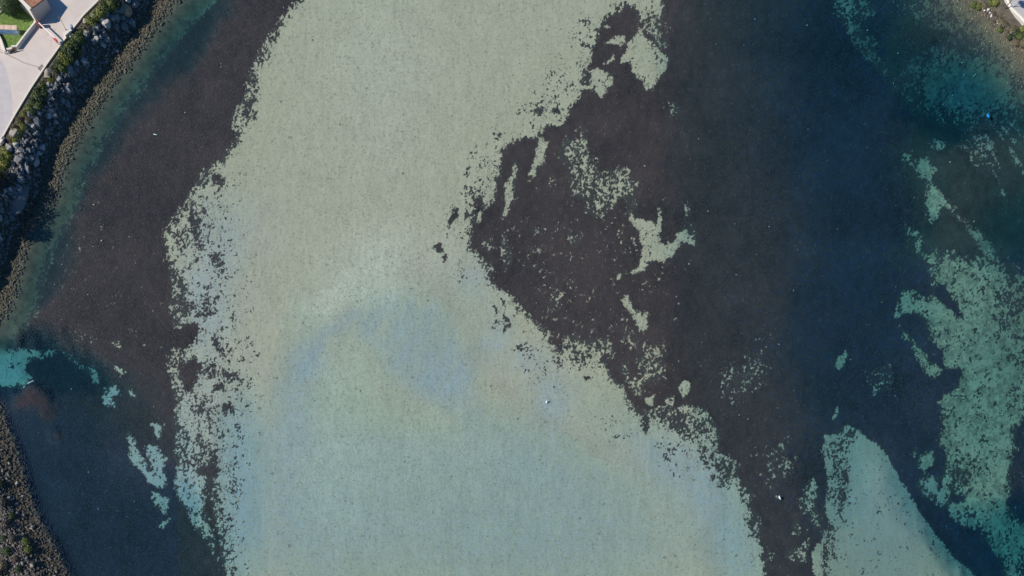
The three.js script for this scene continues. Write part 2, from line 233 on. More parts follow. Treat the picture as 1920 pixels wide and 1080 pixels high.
// right-hand side
layer(0.985, 26, [1590, 0, 1800, -20, 1850, 40, 1920, 110, 1920, 260, 1860, 260, 1700, 180, 1640, 100]);
layer(0.45, 30, [1700, -40, 1800, -40, 1850, 30, 1900, 90, 1940, 130, 1900, 130, 1840, 90, 1780, 40, 1720, 20]);
layer(0.35, 16, [1560, -40, 1600, -40, 1640, 10, 1606, 30, 1628, 60, 1650, 100, 1668, 126, 1654, 122, 1620, 84, 1604, 50, 1580, 20]);
layer(0.02, 46, [1720, 124, 1780, 100, 1880, 110, 1930, 140, 1900, 200, 1830, 210, 1770, 190, 1720, 160]);
layer(0.15, 9, [1750, 264, 1758, 256, 1772, 260, 1776, 268, 1764, 276, 1752, 276], 0, 0.6);
layer(0.06, 8, [1712, 300, 1730, 288, 1744, 290, 1754, 316, 1752, 336, 1760, 352, 1772, 368, 1790, 388, 1796, 404, 1782, 396, 1768, 386, 1762, 408, 1744, 410, 1738, 380, 1736, 344, 1722, 322]);
layer(0.5, 9, [1696, 288, 1712, 280, 1710, 298, 1724, 310]);
layer(0.15, 8, [1796, 402, 1812, 414, 1828, 430, 1850, 436, 1862, 448, 1868, 472, 1880, 490, 1858, 488, 1846, 466, 1832, 452, 1816, 424, 1800, 410]);
layer(0.12, 7, [1700, 420, 1714, 430, 1734, 436, 1734, 450, 1728, 462, 1742, 470, 1758, 464, 1762, 480, 1752, 494, 1736, 484, 1722, 468, 1720, 448]);
layer(0.12, 13, [1750, 496, 1764, 484, 1786, 470, 1786, 486, 1830, 482, 1880, 502, 1904, 540, 1936, 600, 1980, 700, 1980, 780, 1920, 784, 1908, 802, 1900, 850, 1890, 900, 1894, 944, 1920, 976, 1990, 990, 1990, 1160, 1900, 1160, 1893, 1060, 1876, 1036, 1864, 1008, 1852, 990, 1832, 978, 1812, 980, 1794, 962, 1780, 946, 1760, 940, 1738, 924, 1726, 904, 1736, 890, 1776, 878, 1778, 866, 1768, 828, 1776, 800, 1770, 776, 1766, 752, 1774, 738, 1792, 726, 1802, 706, 1806, 690, 1774, 688, 1752, 640, 1740, 610, 1734, 596, 1716, 584, 1690, 580, 1690, 560, 1700, 544, 1724, 552, 1744, 560, 1756, 556, 1758, 540]);
layer(W, 6, [1692, 586, 1714, 583, 1734, 594, 1746, 616, 1740, 630, 1716, 636, 1698, 624]);
layer(W, 4, [1754, 540, 1764, 530, 1776, 530, 1786, 556, 1800, 580, 1808, 590, 1796, 599, 1790, 582, 1770, 570, 1756, 556]);
layer(0.35, 6, [1690, 606, 1700, 618, 1712, 636, 1706, 638, 1692, 622]); layer(0.4, 7, [1674, 584, 1688, 574, 1692, 590, 1682, 592]);
layer(W, 5, [1728, 642, 1756, 640, 1770, 656, 1768, 676, 1778, 692, 1804, 688, 1806, 704, 1794, 726, 1768, 742, 1740, 716, 1764, 698, 1748, 672, 1730, 652]);
layer(0.18, 6, [1716, 640, 1726, 652, 1746, 680, 1766, 694, 1750, 704, 1736, 692, 1724, 672, 1714, 660]);
layer(0.2, 6, [1728, 850, 1750, 844, 1756, 864, 1736, 882, 1722, 868]); layer(0.6, 8, [1714, 836, 1724, 846, 1718, 862, 1712, 852]);
layer(W, 4, [1756, 836, 1776, 838, 1779, 868, 1756, 872]); layer(0.95, 4, [1738, 878, 1760, 870, 1776, 876, 1770, 890, 1742, 890]); layer(0.97, 4, [1758, 898, 1768, 894, 1772, 910, 1764, 918]);
layer(0.97, 5, [1782, 908, 1792, 918, 1812, 930, 1804, 944, 1784, 944]); layer(0.55, 14, [1784, 870, 1820, 850, 1830, 890, 1820, 920, 1796, 912, 1780, 890]);
layer(0.97, 10, [1960, 770, 1922, 780, 1910, 806, 1902, 850, 1893, 900, 1890, 930, 1904, 952, 1930, 976, 1990, 980]);
layer(0.9, 7, [1906, 1050, 1926, 1040, 1940, 1070, 1920, 1078]);
layer(0.5, 34, [1860, 520, 1900, 500, 1940, 600, 1930, 700, 1900, 640]);
layer(W, 20, [1768, 288, 1800, 262, 1880, 250, 1990, 200, 1990, 470, 1890, 470, 1860, 430, 1810, 400, 1770, 350]);
for (const l of [[1832, 252, 1850, 290, 1866, 318, 1884, 362], [1840, 250, 1852, 280, 1872, 312], [1852, 250, 1862, 284, 1880, 320], [1874, 244, 1892, 270, 1920, 316], [1898, 222, 1920, 252], [1884, 232, 1904, 262], [1896, 282, 1926, 330]]) layer(0.3, 4, l, 2, 0.4);
layer(0.7, 14, [1796, 268, 1836, 256, 1864, 262, 1872, 320, 1850, 330, 1824, 290]);
// shallows along the banks carry no meadow
for (const [p, m, f] of [[LEFT_LAND, 60, 16], [LOW_LAND, 10, 6], [RIGHT_LAND, 26, 16]]) for (let j = 0; j < GH; j++) for (let i = 0; i < GW; i++) {
  const x = TX + i * 2, y = TY + j * 2;
  if (p === LEFT_LAND ? x > 520 || y > 640 : p === LOW_LAND ? x > 260 || y < 640 : x < 1640 || y > 330) continue;
  const d = sdist(x, y, p) + 8 * (fbm(x / 12, y / 12, 71) - 0.5);
  if (d < m + f) { const a = 1 - sstep(m - f, m + f, d); cover[j * GW + i] = lerp(cover[j * GW + i], 0.04, a); }
}
// clump pattern, made uniform so that a share of weed is really that share
const clump = (x, y) => {
  const qx = x + 3 * vnoise(x / 9, y / 9, 61), qy = y + 3 * vnoise(x / 9, y / 9, 62), u = qx * 0.94 + qy * 0.34, v = -qx * 0.34 + qy * 0.94;
  return 0.24 * vnoise(u / 15, v / 20, 11) + 0.36 * vnoise(u / 4.6, v / 6, 12) + 0.46 * vnoise(u / 2.1, v / 2.9, 13) + 0.12 * hash(Math.round(x), Math.round(y), 14);
};
const sample = new Float32Array(20000).map(() => clump(rr(0, 4000), rr(0, 4000))).sort();
const CDF = new Float32Array(1025);
for (let i = 0, k = 0; i <= 1024; i++) { while (k < sample.length && sample[k] < i / 1024 * 1.2) k++; CDF[i] = k / sample.length; }
const share = (n) => CDF[clamp(Math.round(n / 1.2 * 1024), 0, 1024)];
const coverAt = (x, y) => {
  const u = clamp((x - TX) / 2, 0, GW - 1.01), v = clamp((y - TY) / 2, 0, GH - 1.01), i = Math.floor(u), j = Math.floor(v), k = j * GW + i;
  return lerp(lerp(cover[k], cover[k + 1], u - i), lerp(cover[k + GW], cover[k + GW + 1], u - i), v - j);
};
const weed = new Uint8Array(TW * TH);
// what lies on the sand: [x, y, rx, ry, turn, kind, how much]
const FILMS = [
  [590, 690, 50, 40, 0, 0, 0.4], [800, 860, 420, 60, 0.1, 0, 0.3], [900, 1000, 400, 120, 0.1, 0, 0.5], [600, 960, 120, 150, 0.1, 0, 0.4], [550, 780, 40, 130, 0.1, 0, 0.65], [920, 630, 40, 60, 0.3, 0, 0.55], [890, 520, 50, 55, 0.6, 0, 0.5], [995, 680, 50, 40, 0.3, 0, 0.55], [1040, 760, 50, 60, 0.2, 0, 0.75], [1240, 860, 110, 50, 0.6, 0, 0.65], [1330, 930, 60, 110, -0.4, 0, 0.6], [1380, 1030, 45, 90, -0.3, 0, 0.55],
  [450, 950, 45, 170, 0, 0, 0.8], [440, 820, 60, 120, 0, 0, 0.5], [400, 480, 60, 110, 0, 0, 0.55], [380, 580, 60, 80, 0, 0, 0.5], [450, 420, 60, 60, 0, 0, 0.35], [540, 930, 60, 180, 0, 0, 0.3], [840, 740, 90, 40, 0.6, 0, 0.5], [980, 850, 120, 60, 0.5, 0, 0.3], [1100, 960, 200, 90, 0.3, 0, 0.25],
  [5, 692, 50, 30, 0, 2, 0.9], [300, 860, 80, 110, 0, 0, 0.8], [350, 930, 30, 60, 0, 0, 0.7], [205, 740, 30, 30, 0, 0, 0.7], [370, 700, 60, 120, 0, 0, 0.35], [1650, 960, 110, 160, -0.4, 0, 0.55],
  [490, 540, 45, 140, 0.1, 1, 0.8], [510, 430, 40, 80, 0.1, 1, 0.6], [490, 680, 30, 70, 0, 1, 0.5], [790, 510, 50, 30, -0.2, 1, 0.9], [1150, 835, 60, 26, 0.65, 1, 0.5], [780, 120, 240, 170, 0.1, 1, 0.3], [700, 330, 200, 140, 0, 1, 0.3], [900, 90, 110, 140, 0.2, 1, 0.35], [840, 440, 60, 60, 0, 1, 0.35], [740, 330, 130, 140, 0, 1, 0.3], [1050, 30, 80, 40, 0, 1, 0.5], [560, 330, 60, 90, 0.1, 1, 0.3],
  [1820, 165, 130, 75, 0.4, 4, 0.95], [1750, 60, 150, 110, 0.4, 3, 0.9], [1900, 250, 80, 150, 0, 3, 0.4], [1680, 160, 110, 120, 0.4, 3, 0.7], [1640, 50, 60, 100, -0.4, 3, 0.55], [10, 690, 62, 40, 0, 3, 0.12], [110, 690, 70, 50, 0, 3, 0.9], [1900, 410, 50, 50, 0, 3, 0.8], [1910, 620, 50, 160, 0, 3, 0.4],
  [700, 500, 130, 80, -0.3, 2, 0.8], [640, 560, 100, 30, -0.35, 2, 0.9], [700, 120, 130, 200, 0, 2, 0.35], [650, 700, 60, 60, 0, 2, 0.5], [760, 860, 260, 120, 0.1, 2, 0.35], [620, 880, 60, 160, 0, 2, 0.5], [1640, 880, 40, 90, -0.3, 2, 0.3],
];
const STREAKS = [[1832, 252, 1850, 290, 1866, 318, 1884, 362], [1840, 250, 1852, 280, 1872, 312], [1852, 250, 1862, 284, 1880, 320], [1874, 244, 1892, 270, 1920, 316], [1898, 222, 1920, 252], [1884, 232, 1904, 262], [1896, 282, 1926, 330]].map((l) => pts(l).map(([x, y]) => plan(x, y, -0.4)));
const ARC = pts([556, 690, 566, 640, 600, 606, 650, 586, 700, 566, 745, 553, 800, 558, 842, 584, 862, 620, 874, 660, 892, 706, 884, 742, 850, 756, 800, 742, 740, 716, 715, 680, 690, 640, 650, 622, 612, 640, 596, 690, 574, 720]).map(([x, y]) => plan(x, y, -0.4)), BAND = pts([770, 508, 826, 540, 858, 580, 880, 630, 908, 678, 948, 728, 1000, 776, 1070, 812, 1130, 838, 1190, 878]).map(([x, y]) => plan(x, y, -0.4));
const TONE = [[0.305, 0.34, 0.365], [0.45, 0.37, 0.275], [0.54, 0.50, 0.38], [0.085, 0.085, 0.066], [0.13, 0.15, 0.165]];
const sandMap = texture(TW, TH, (x, y, c) => {
  const px = x + TX, py = y + TY, cv = coverAt(px, py), n = clump(px, py), isWeed = share(n) < cv;
  weed[y * TW + x] = isWeed ? 1 : 0;
  const g = hash(px, py, 21), g2 = vnoise(px / 2.2, py / 2.2, 22), g3 = fbm(px / 30, py / 30, 23), rip = vnoise(px / 2.6 + 0.6 * vnoise(px / 40, py / 40, 26) * 12, py / 16, 24);
  let r = 0.432, gr = 0.376, b = 0.25;
  const warp = 40 * (fbm(px / 55, py / 55, 27) - 0.5);
  for (const [cx, cy, rx, ry, a, k, amt] of FILMS) {
    const dx = px - cx + warp, dy = py - cy + warp;
    if (Math.abs(dx) > 2.2 * Math.max(rx, ry) || Math.abs(dy) > 2.2 * Math.max(rx, ry)) continue;
    const ca = Math.cos(a), sa = Math.sin(a), u = (dx * ca + dy * sa) / rx, v = (-dx * sa + dy * ca) / ry, e = Math.exp(-1.2 * (u * u + v * v)) * amt;
    const w = clamp(e * (0.35 + 0.8 * fbm(px / 7, py / 7, 28 + k)) + (g2 - 0.5 + g - 0.5) * 0.6 * e), t = TONE[k];
    r = lerp(r, t[0], w); gr = lerp(gr, t[1], w); b = lerp(b, t[2], w);
  }
  if (px > 500 && px < 1240 && py > 470 && py < 920) {
    const wv = 22 * (fbm(px / 24, py / 24, 47) - 0.5) + 10 * (g2 - 0.5) + 8 * (g - 0.5), a = px < 940 ? 0.5 * (1 - sstep(-26, 20, sdist(px, py, ARC) + wv)) * (0.1 + 1.5 * fbm(px / 16 + py / 30, py / 44, 49, 4)) : 0, q = 0.5 * (1 - sstep(2, 30, segDist(px, py, BAND, false) + 1.4 * wv)) * (0.4 + 1.1 * fbm(px / 20, py / 20, 50));
    r = lerp(r, TONE[0][0], a); gr = lerp(gr, TONE[0][1], a); b = lerp(b, TONE[0][2], a); r = lerp(r, 0.385, q); gr = lerp(gr, 0.315, q); b = lerp(b, 0.24, q);
  }
  let m = 1 + 0.16 * (g - 0.5) + 0.2 * (g2 - 0.5) + 0.1 * (g3 - 0.5) + 0.13 * (rip - 0.5) + 0.1 * (fbm(px / 9, py / 70, 25) - 0.5);
  if (g2 < 0.13 + 0.22 * cv) m *= 0.8;
  { const q = sstep(1500, 1560, px + 40 * (g3 - 0.5)) * (0.8 + 0.4 * g2), e = sstep(0, 50, px - 1680 - Math.max(0, py - 830) * 0.82) * q, mo = 1 - 0.42 * e * sstep(0.3, 0.72, 0.6 * fbm(px / 13, py / 13, 39) + 0.4 * vnoise(px / 4, py / 4, 38)) ; r *= mo; gr *= mo; b *= mo; r *= 1 - 0.27 * q + 0.1 * e; gr *= 1 - 0.23 * q + 0.11 * e; b *= 1 - 0.22 * q + 0.02 * e; }
  if (px > 1810 && py > 200 && py < 380) { const d = Math.min(...STREAKS.map((l) => segDist(px, py, l, false))) + 5 * (g2 - 0.5) + 4 * (g - 0.5); const q = 0.8 * (1 - sstep(2, 9, d)); r = lerp(r, 0.27, q); gr = lerp(gr, 0.25, q); b = lerp(b, 0.19, q); }
  const la = px < 520 && py < 700 ? sdist(px, py, LEFT_LAND) : 99, ra = px > 1600 && py < 340 ? sdist(px, py, RIGHT_LAND) : 99;
  const lo = px < 300 && py > 640 ? sdist(px, py, LOW_LAND) : 99;
  const alg = Math.max(1 - sstep(12, 34, lo), (1 - sstep(58, 110, la)) * (1 - sstep(636, 668, py)), 0.9 * (1 - sstep(30, 120, ra)));
  if (alg > 0) { const k = 0.5 + 0.8 * fbm(px / 9, py / 9, 35); r = lerp(r, 0.1 * k, alg); gr = lerp(gr, 0.092 * k, alg); b = lerp(b, 0.056 * k, alg); }
  if (Math.min(la, ra, px < 260 && py > 640 ? sdist(px, py, LOW_LAND) : 99) < 4) { const k = 0.5 + 0.7 * fbm(px / 5, py / 5, 36); r = 0.1 * k; gr = 0.085 * k; b = 0.06 * k; }
  if (isWeed) { const k = 0.75 + 0.5 * g2; r = 0.058 * k; gr = 0.042 * k; b = 0.038 * k; m = 1; }
  c[0] = r * m; c[1] = gr * m; c[2] = b * m;
});

// ---------------------------------------------------------------- ground and water
{
  const x0 = GX0, y0 = GY0, st = GST, nx = GNX, ny = GNY, p = new Float32Array(nx * ny * 3), uv = new Float32Array(nx * ny * 2), idx = [];
  for (let j = 0, k = 0; j < ny; j++) for (let i = 0; i < nx; i++, k++) {
    const x = x0 + i * st, y = y0 + j * st;
    p[k * 3] = wx(x); p[k * 3 + 1] = heights[k]; p[k * 3 + 2] = wz(y);
    uv[k * 2] = (x - TX + 0.5) / TW; uv[k * 2 + 1] = (y - TY + 0.5) / TH;
    if (i && j) idx.push(k, k - 1, k - nx - 1, k, k - nx - 1, k - nx);
  }
  const g = new THREE.BufferGeometry();
  g.setAttribute('position', new THREE.BufferAttribute(p, 3)); g.setAttribute('uv', new THREE.BufferAttribute(uv, 2)); g.setIndex(idx.map((v, i) => idx[i - i % 3 + [0, 2, 1][i % 3]])); g.computeVertexNormals();
  if (g.attributes.normal.getY(Math.floor(nx * ny / 2)) < 0) { g.setIndex(idx); g.computeVertexNormals(); }
  kind(mesh('seabed', g, new THREE.MeshStandardMaterial({ map: sandMap, roughness: 0.95 })), 'structure').userData.label = 'sandy lagoon bed rising into the banks';
}
{
  // the lagoon: a body of water from the surface down past the bed; it darkens with its depth and mirrors a little sky
  const m = new THREE.MeshPhysicalMaterial({ color: 0xffffff, metalness: 1, roughness: 0.04, transparent: true, opacity: 0.024, thickness: 4, ior: 1.33, attenuationDistance: 1 });
  m.attenuationColor.setRGB(Math.exp(-0.56), Math.exp(-0.195), Math.exp(-0.105));
  const g = new THREE.BoxGeometry(270, 8, 170); g.translate(0, -4, 0);
  const o = kind(mesh('water', g, m), 'structure'); o.castShadow = false; o.userData.label = 'clear calm lagoon water';
}

// ---------------------------------------------------------------- weed
function bladeTuft(n, spread, tall, width) {
  const p = [], q = new THREE.Vector3();
  for (let i = 0; i < n; i++) {
    const a = i / n * 6.283 + rr(-0.5, 0.5), r0 = rr(0, 0.25) * spread, r1 = rr(0.6, 1) * spread, h = rr(0.6, 1) * tall, c = Math.cos(a), s = Math.sin(a), w = width;
    const A = [c * r0 - s * w, 0, s * r0 + c * w], B = [c * r0 + s * w, 0, s * r0 - c * w], M = [c * (r0 + r1) * 0.5 - s * w, h, s * (r0 + r1) * 0.5 + c * w], N = [c * (r0 + r1) * 0.5 + s * w, h * 0.95, s * (r0 + r1) * 0.5 - c * w], T = [c * r1, h * 0.55, s * r1];
    p.push(...A, ...B, ...M, ...M, ...B, ...N, ...M, ...N, ...T);
  }
  const g = new THREE.BufferGeometry(); g.setAttribute('position', new THREE.Float32BufferAttribute(p, 3)); g.computeVertexNormals(); return g;
}
const weedMat = new THREE.MeshStandardMaterial({ color: 0xffffff, roughness: 0.8, side: THREE.DoubleSide });
const REDS = [[62, 742, 26, 16, 0.5], [84, 772, 14, 16, 0], [108, 814, 10, 9, 0], [42, 752, 16, 9, 0], [300, 432, 7, 6, 0]];
const redAt = (x, y) => { for (const [cx, cy, rx, ry, a] of REDS) { const c = Math.cos(a), s = Math.sin(a), dx = x - cx + 22 * (fbm(x / 9, y / 9, 81) - 0.5) + 8 * (rnd() - 0.5), dy = y - cy + 22 * (fbm(x / 9, y / 9, 83) - 0.5) + 8 * (rnd() - 0.5), u = (dx * c + dy * s) / rx, v = (-dx * s + dy * c) / ry; if (u * u + v * v < 1) return true; } return false; };
const landAt = (x, y) => Math.min(x < 560 ? sdist(x, y, LEFT_LAND) : 99, x < 300 && y > 600 ? sdist(x, y, LOW_LAND) : 99, x > 1600 && y < 400 ? sdist(x, y, RIGHT_LAND) : 99);
function scatter(name, label, category, geo, list) {
  const o = new THREE.InstancedMesh(geo, weedMat, list.length), M = new THREE.Matrix4(), Q = new THREE.Quaternion(), UP = new THREE.Vector3(0, 1, 0), P = new THREE.Vector3(), Z = new THREE.Vector3(), C = new THREE.Color();
  list.forEach(([x, y, s, c, a, sx, sy], i) => {
    P.set(wx(x), groundAt(x, y) - 0.02, wz(y)); Q.setFromAxisAngle(UP, a); Z.set(s * (sx ?? 1), s * (sy ?? 1), s);
    o.setMatrixAt(i, M.compose(P, Q, Z)); o.setColorAt(i, C.setRGB(...c));
  });
  o.name = numbered(name); o.castShadow = o.receiveShadow = true; scene.add(o); kind(tag(o, label, category), 'stuff'); return o;
}
{
  const left = [], mid = [], right = [], red = [], loose = [], STEP = 2.7;
  for (let y = -40; y < 1128; y += STEP) for (let x = -44; x < 1964; x += STEP) {
    const px = x + rr(-0.5, 0.5) * STEP, py = y + rr(-0.5, 0.5) * STEP, i = Math.round(px - TX), j = Math.round(py - TY);
    if (!weed[j * TW + i] || landAt(px, py) < 6) continue;
    const tone = fbm(px / 80, py / 80, 52) + 0.75 * (fbm(px / 9, py / 14, 58) - 0.5), k = rr(0.86, 1.14) * (0.22 + 0.92 * tone), waterBlue = 0.92 * sstep(1310, 1640, px + 130 * (fbm(px / 90, py / 90, 59) - 0.5) - 0.15 * Math.max(0, py - 500)) || (px < 330 && py > 640 ? sstep(700, 800, py - (px - 100) * 0.5) : 0), green = px + 120 * (fbm(px / 70, py / 70, 53) - 0.5) + 60 * (rnd() - 0.5) > 1690 + 0.25 * Math.max(0, 140 - py) * -1 && py + 60 * (rnd() - 0.5) < 480, e = rnd();
    let c = [0.062 * k, 0.038 * k, 0.033 * k];
    if (rnd() < waterBlue) c = [0.034 * k, 0.032 * k, 0.055 * k];  // blue of light scattered in deep water, put into the weed colour
    if (green) c = [0.05 * k, 0.056 * k, 0.038 * k];
    if (e < 0.03) c = [1.8 * c[0], 1.9 * c[1], 1.8 * c[2]];
    const cv = coverAt(px, py);
    if (cv < 0.85) c = [0.05 * k, 0.055 * k, 0.04 * k];
    const it = [px, py, rr(0.75, 1.25) * (cv < 0.9 ? 0.7 : 1), c, rr(0, 6.28)];
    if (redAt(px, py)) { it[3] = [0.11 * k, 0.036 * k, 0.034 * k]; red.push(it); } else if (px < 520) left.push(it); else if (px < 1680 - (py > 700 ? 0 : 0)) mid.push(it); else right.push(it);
  }
  // single tufts strewn over the flat, thicker towards the meadows
  for (let n = 0; n < 210000; n++) {
    const x = rr(300, 1964), y = rr(-40, 1120), cv = coverAt(x, y);
    if (weed[Math.round(y - TY) * TW + Math.round(x - TX)]) continue;
    const near = Math.max(coverAt(x - 22, y), coverAt(x + 22, y), 1.5 * coverAt(x - 9, y), 1.5 * coverAt(x + 9, y), cv * 1.6), patch = 0.5 * fbm(x / 60, y / 60, 55) + 0.5 * fbm((x * 0.93 + y * 0.37) / 20, (y * 0.93 - x * 0.37) / 90, 56), p = (0.06 + 0.4 * near * near + 0.5 * cv) * sstep(0.26, 0.74, patch + 0.12 * vnoise(x / 11, y / 11, 57)) * (y > 800 && x > 600 && x < 1250 ? 0.4 : 1);
    if (rnd() > p) continue;
    const k = rr(0.7, 1.6);
    loose.push([x, y, rr(0.3, 0.72) * (rnd() < 0.05 ? 1.6 : 1), [0.085 * k, 0.085 * k, 0.06 * k], rr(-0.5, 0.9), rr(1, 1.7), 0.5]);
  }
  const tuft = bladeTuft(8, 0.25, 0.075, 0.05);
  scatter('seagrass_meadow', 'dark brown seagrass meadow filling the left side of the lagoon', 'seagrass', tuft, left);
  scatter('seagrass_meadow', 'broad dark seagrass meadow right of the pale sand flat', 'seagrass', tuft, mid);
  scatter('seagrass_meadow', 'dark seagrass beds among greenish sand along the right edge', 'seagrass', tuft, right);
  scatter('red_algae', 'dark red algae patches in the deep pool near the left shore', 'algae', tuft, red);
  scatter('seagrass_tufts', 'small dark tufts strewn thinly over the pale sand flat', 'seagrass', bladeTuft(6, 0.26, 0.12, 0.06), loose);
}
// ---------------------------------------------------------------- promenade on the left bank
const Y0 = 3.2, G = (ix, iy, h = Y0) => at(ix, iy, h);
const flat = (list, h) => pts(list).map(([x, y]) => at(x, y, h));
function slab(v, thick) {                                       // a level slab whose top is at the height of its corners
  const s = new THREE.Shape(v.map((p) => new THREE.Vector2(p.x, -p.z))), g = new THREE.ExtrudeGeometry(s, { depth: thick, bevelEnabled: false });
  g.rotateX(-Math.PI / 2); g.translate(0, v[0].y - thick, 0); return g;
}
function planUV(g, x0, y0, w, h) { const p = g.attributes.position, uv = new Float32Array(p.count * 2); for (let i = 0; i < p.count; i++) { uv[i * 2] = (p.getX(i) / S + 960 - x0) / w; uv[i * 2 + 1] = (p.getZ(i) / S + 540 - y0) / h; } g.setAttribute('uv', new THREE.BufferAttribute(uv, 2)); return g; }
function strip(v, width, tall, side = 0) {                      // a kerb or wall of this width along a line, standing on the height of its points
  const n = v.length, out = [], dirs = v.map((p, i) => new THREE.Vector3().subVectors(v[Math.min(n - 1, i + 1)], v[Math.max(0, i - 1)]).setY(0).normalize());
  const P = v.map((p, i) => { const d = dirs[i], r = new THREE.Vector3(-d.z, 0, d.x), b = Math.min(0.035, width / 8), o = side * width / 2; return [[-width / 2, 0], [-width / 2, tall - b], [-width / 2 + b, tall], [width / 2 - b, tall], [width / 2, tall - b], [width / 2, 0]].map(([u, h]) => p.clone().addScaledVector(r, u + o).setY(p.y + h)); });
  const tri = (a, b, c) => out.push(...a.toArray(), ...b.toArray(), ...c.toArray());
  for (let i = 1; i < n; i++) for (let k = 0; k < 5; k++) { const a = P[i - 1][k], b = P[i - 1][k + 1], c = P[i][k], d = P[i][k + 1]; tri(a, b, c); tri(b, d, c); }
  for (const [e, f] of [[P[0], 0], [P[n - 1], 1]]) for (let k = 1; k < 5; k++) f ? tri(e[0], e[k], e[k + 1]) : tri(e[0], e[k + 1], e[k]);
  const g = new THREE.BufferGeometry(); g.setAttribute('position', new THREE.Float32BufferAttribute(out, 3)); g.computeVertexNormals(); return g;
}
const noiseMap = (r, g, b, sc, amp, w = 256, extra) => texture(w, w, (x, y, c) => { const k = 1 + amp * (1.2 * (fbm(x / sc, y / sc, 91, 4) - 0.5) + 0.5 * (hash(x, y, 92) - 0.5)); c[0] = r * k; c[1] = g * k; c[2] = b * k; extra && extra(x, y, c, k); });
const side2 = { side: THREE.DoubleSide };
{
  const edge = [-70, 392, -30, 324, 0, 270, 30, 216, 60, 166, 90, 121, 120, 79, 140, 53, 158, 30, 176, 12, 192, -3, 240, -60, 330, -170], v = flat(edge, Y0), back = [at(330, -330, Y0), at(-440, -330, Y0), at(-440, 392, Y0)];
  const tex = texture(700, 900, (x, y, c) => {                  // two texels to a pixel
    const px = x / 2 - 60, py = y / 2 - 40, k = 1 + 0.16 * (fbm(px / 16, py / 16, 93, 4) - 0.5) + 0.08 * (hash(x, y, 94) - 0.5) + 0.06 * (vnoise(px / 2, py / 2, 95) - 0.5);
    c[0] = 0.55 * k; c[1] = 0.475 * k; c[2] = 0.42 * k;
    const j = Math.min(segDist(px, py, pts([12, 124, 45, 138, 62, 147, 92, 156]), false), segDist(px, py, pts([14, 121, 40, 131]), false) + 0.4) + 0.8 * (hash(x, y, 96) - 0.5);
    if (j < 1) { const q = 0.62; c[0] *= q; c[1] *= q; c[2] *= q; }
    const st = fbm(px / 7, py / 7, 97); if (st > 0.66 && segDist(px, py, pts([100, 112, 120, 95]), false) < 12) { c[0] *= 0.88; c[1] *= 0.88; c[2] *= 0.87; }
  });
  kind(mesh('promenade', planUV(slab([...v, ...back], 0.4), -60, -40, 350, 450), new THREE.MeshStandardMaterial({ map: tex, roughness: 0.9 })), 'structure');
  const road = flat([-440, 96, -20, 100, 2, 112, 10, 128, 16, 146, 20, 165, 23, 190, 23, 215, 17, 236, 4, 252, -40, 326, -80, 390, -440, 390], Y0 + 0.006);
  const rs = slab(road, 0.004);
  kind(mesh('road', planUV(rs, 0, 0, 60, 60), new THREE.MeshStandardMaterial({ map: noiseMap(0.46, 0.42, 0.41, 30, 0.14), roughness: 0.92 })), 'structure');
  kind(mesh('kerb', strip(v, 0.34, 0.15, -1), new THREE.MeshStandardMaterial({ map: null, color: new THREE.Color().setRGB(0.64, 0.58, 0.48), roughness: 0.85, ...side2 })), 'structure').userData.label = 'pale concrete kerb along the seaward edge';
}
const whiteWall = mat(0.66, 0.6, 0.52, side2), plaster = new THREE.MeshStandardMaterial({ map: noiseMap(0.56, 0.47, 0.41, 40, 0.14), roughness: 0.92 }), darkMetal = mat(0.04, 0.04, 0.045, { roughness: 0.5, metalness: 0.3 });
// lawn
{
  const poly = [-120, -60, 24, -40, 66, 44, 33, 90, 12, 90, 0, 66, -60, -10], v = flat(poly, Y0 + 0.03);
  kind(mesh('lawn', planUV(slab(v, 0.03), 0, 0, 40, 40), new THREE.MeshStandardMaterial({ map: noiseMap(0.2, 0.3, 0.07, 18, 0.4), roughness: 1 })), 'structure');
  const p = pts(poly).map(([x, y]) => plan(x, y, Y0)), blade = bladeTuft(5, 0.07, 0.05, 0.012), m = new THREE.InstancedMesh(blade, weedMat, 9000), M = new THREE.Matrix4(), C = new THREE.Color();
  for (let i = 0; i < 9000;) { const x = rr(-30, 84), y = rr(0, 124); if (!inside(x, y, p) || sdist(x, y, p) > -1.5) continue; const k = rr(0.7, 1.35); M.makeRotationY(rr(0, 6)).setPosition(wx(x), Y0 + 0.025, wz(y)); m.setMatrixAt(i, M); m.setColorAt(i, C.setRGB(0.22 * k, 0.33 * k, 0.08 * k)); i++; }
  m.name = 'lawn_grass'; m.castShadow = m.receiveShadow = true; kind(tag(m, 'short bright green grass of the lawn by the hut', 'grass'), 'stuff'); scene.add(m);
}
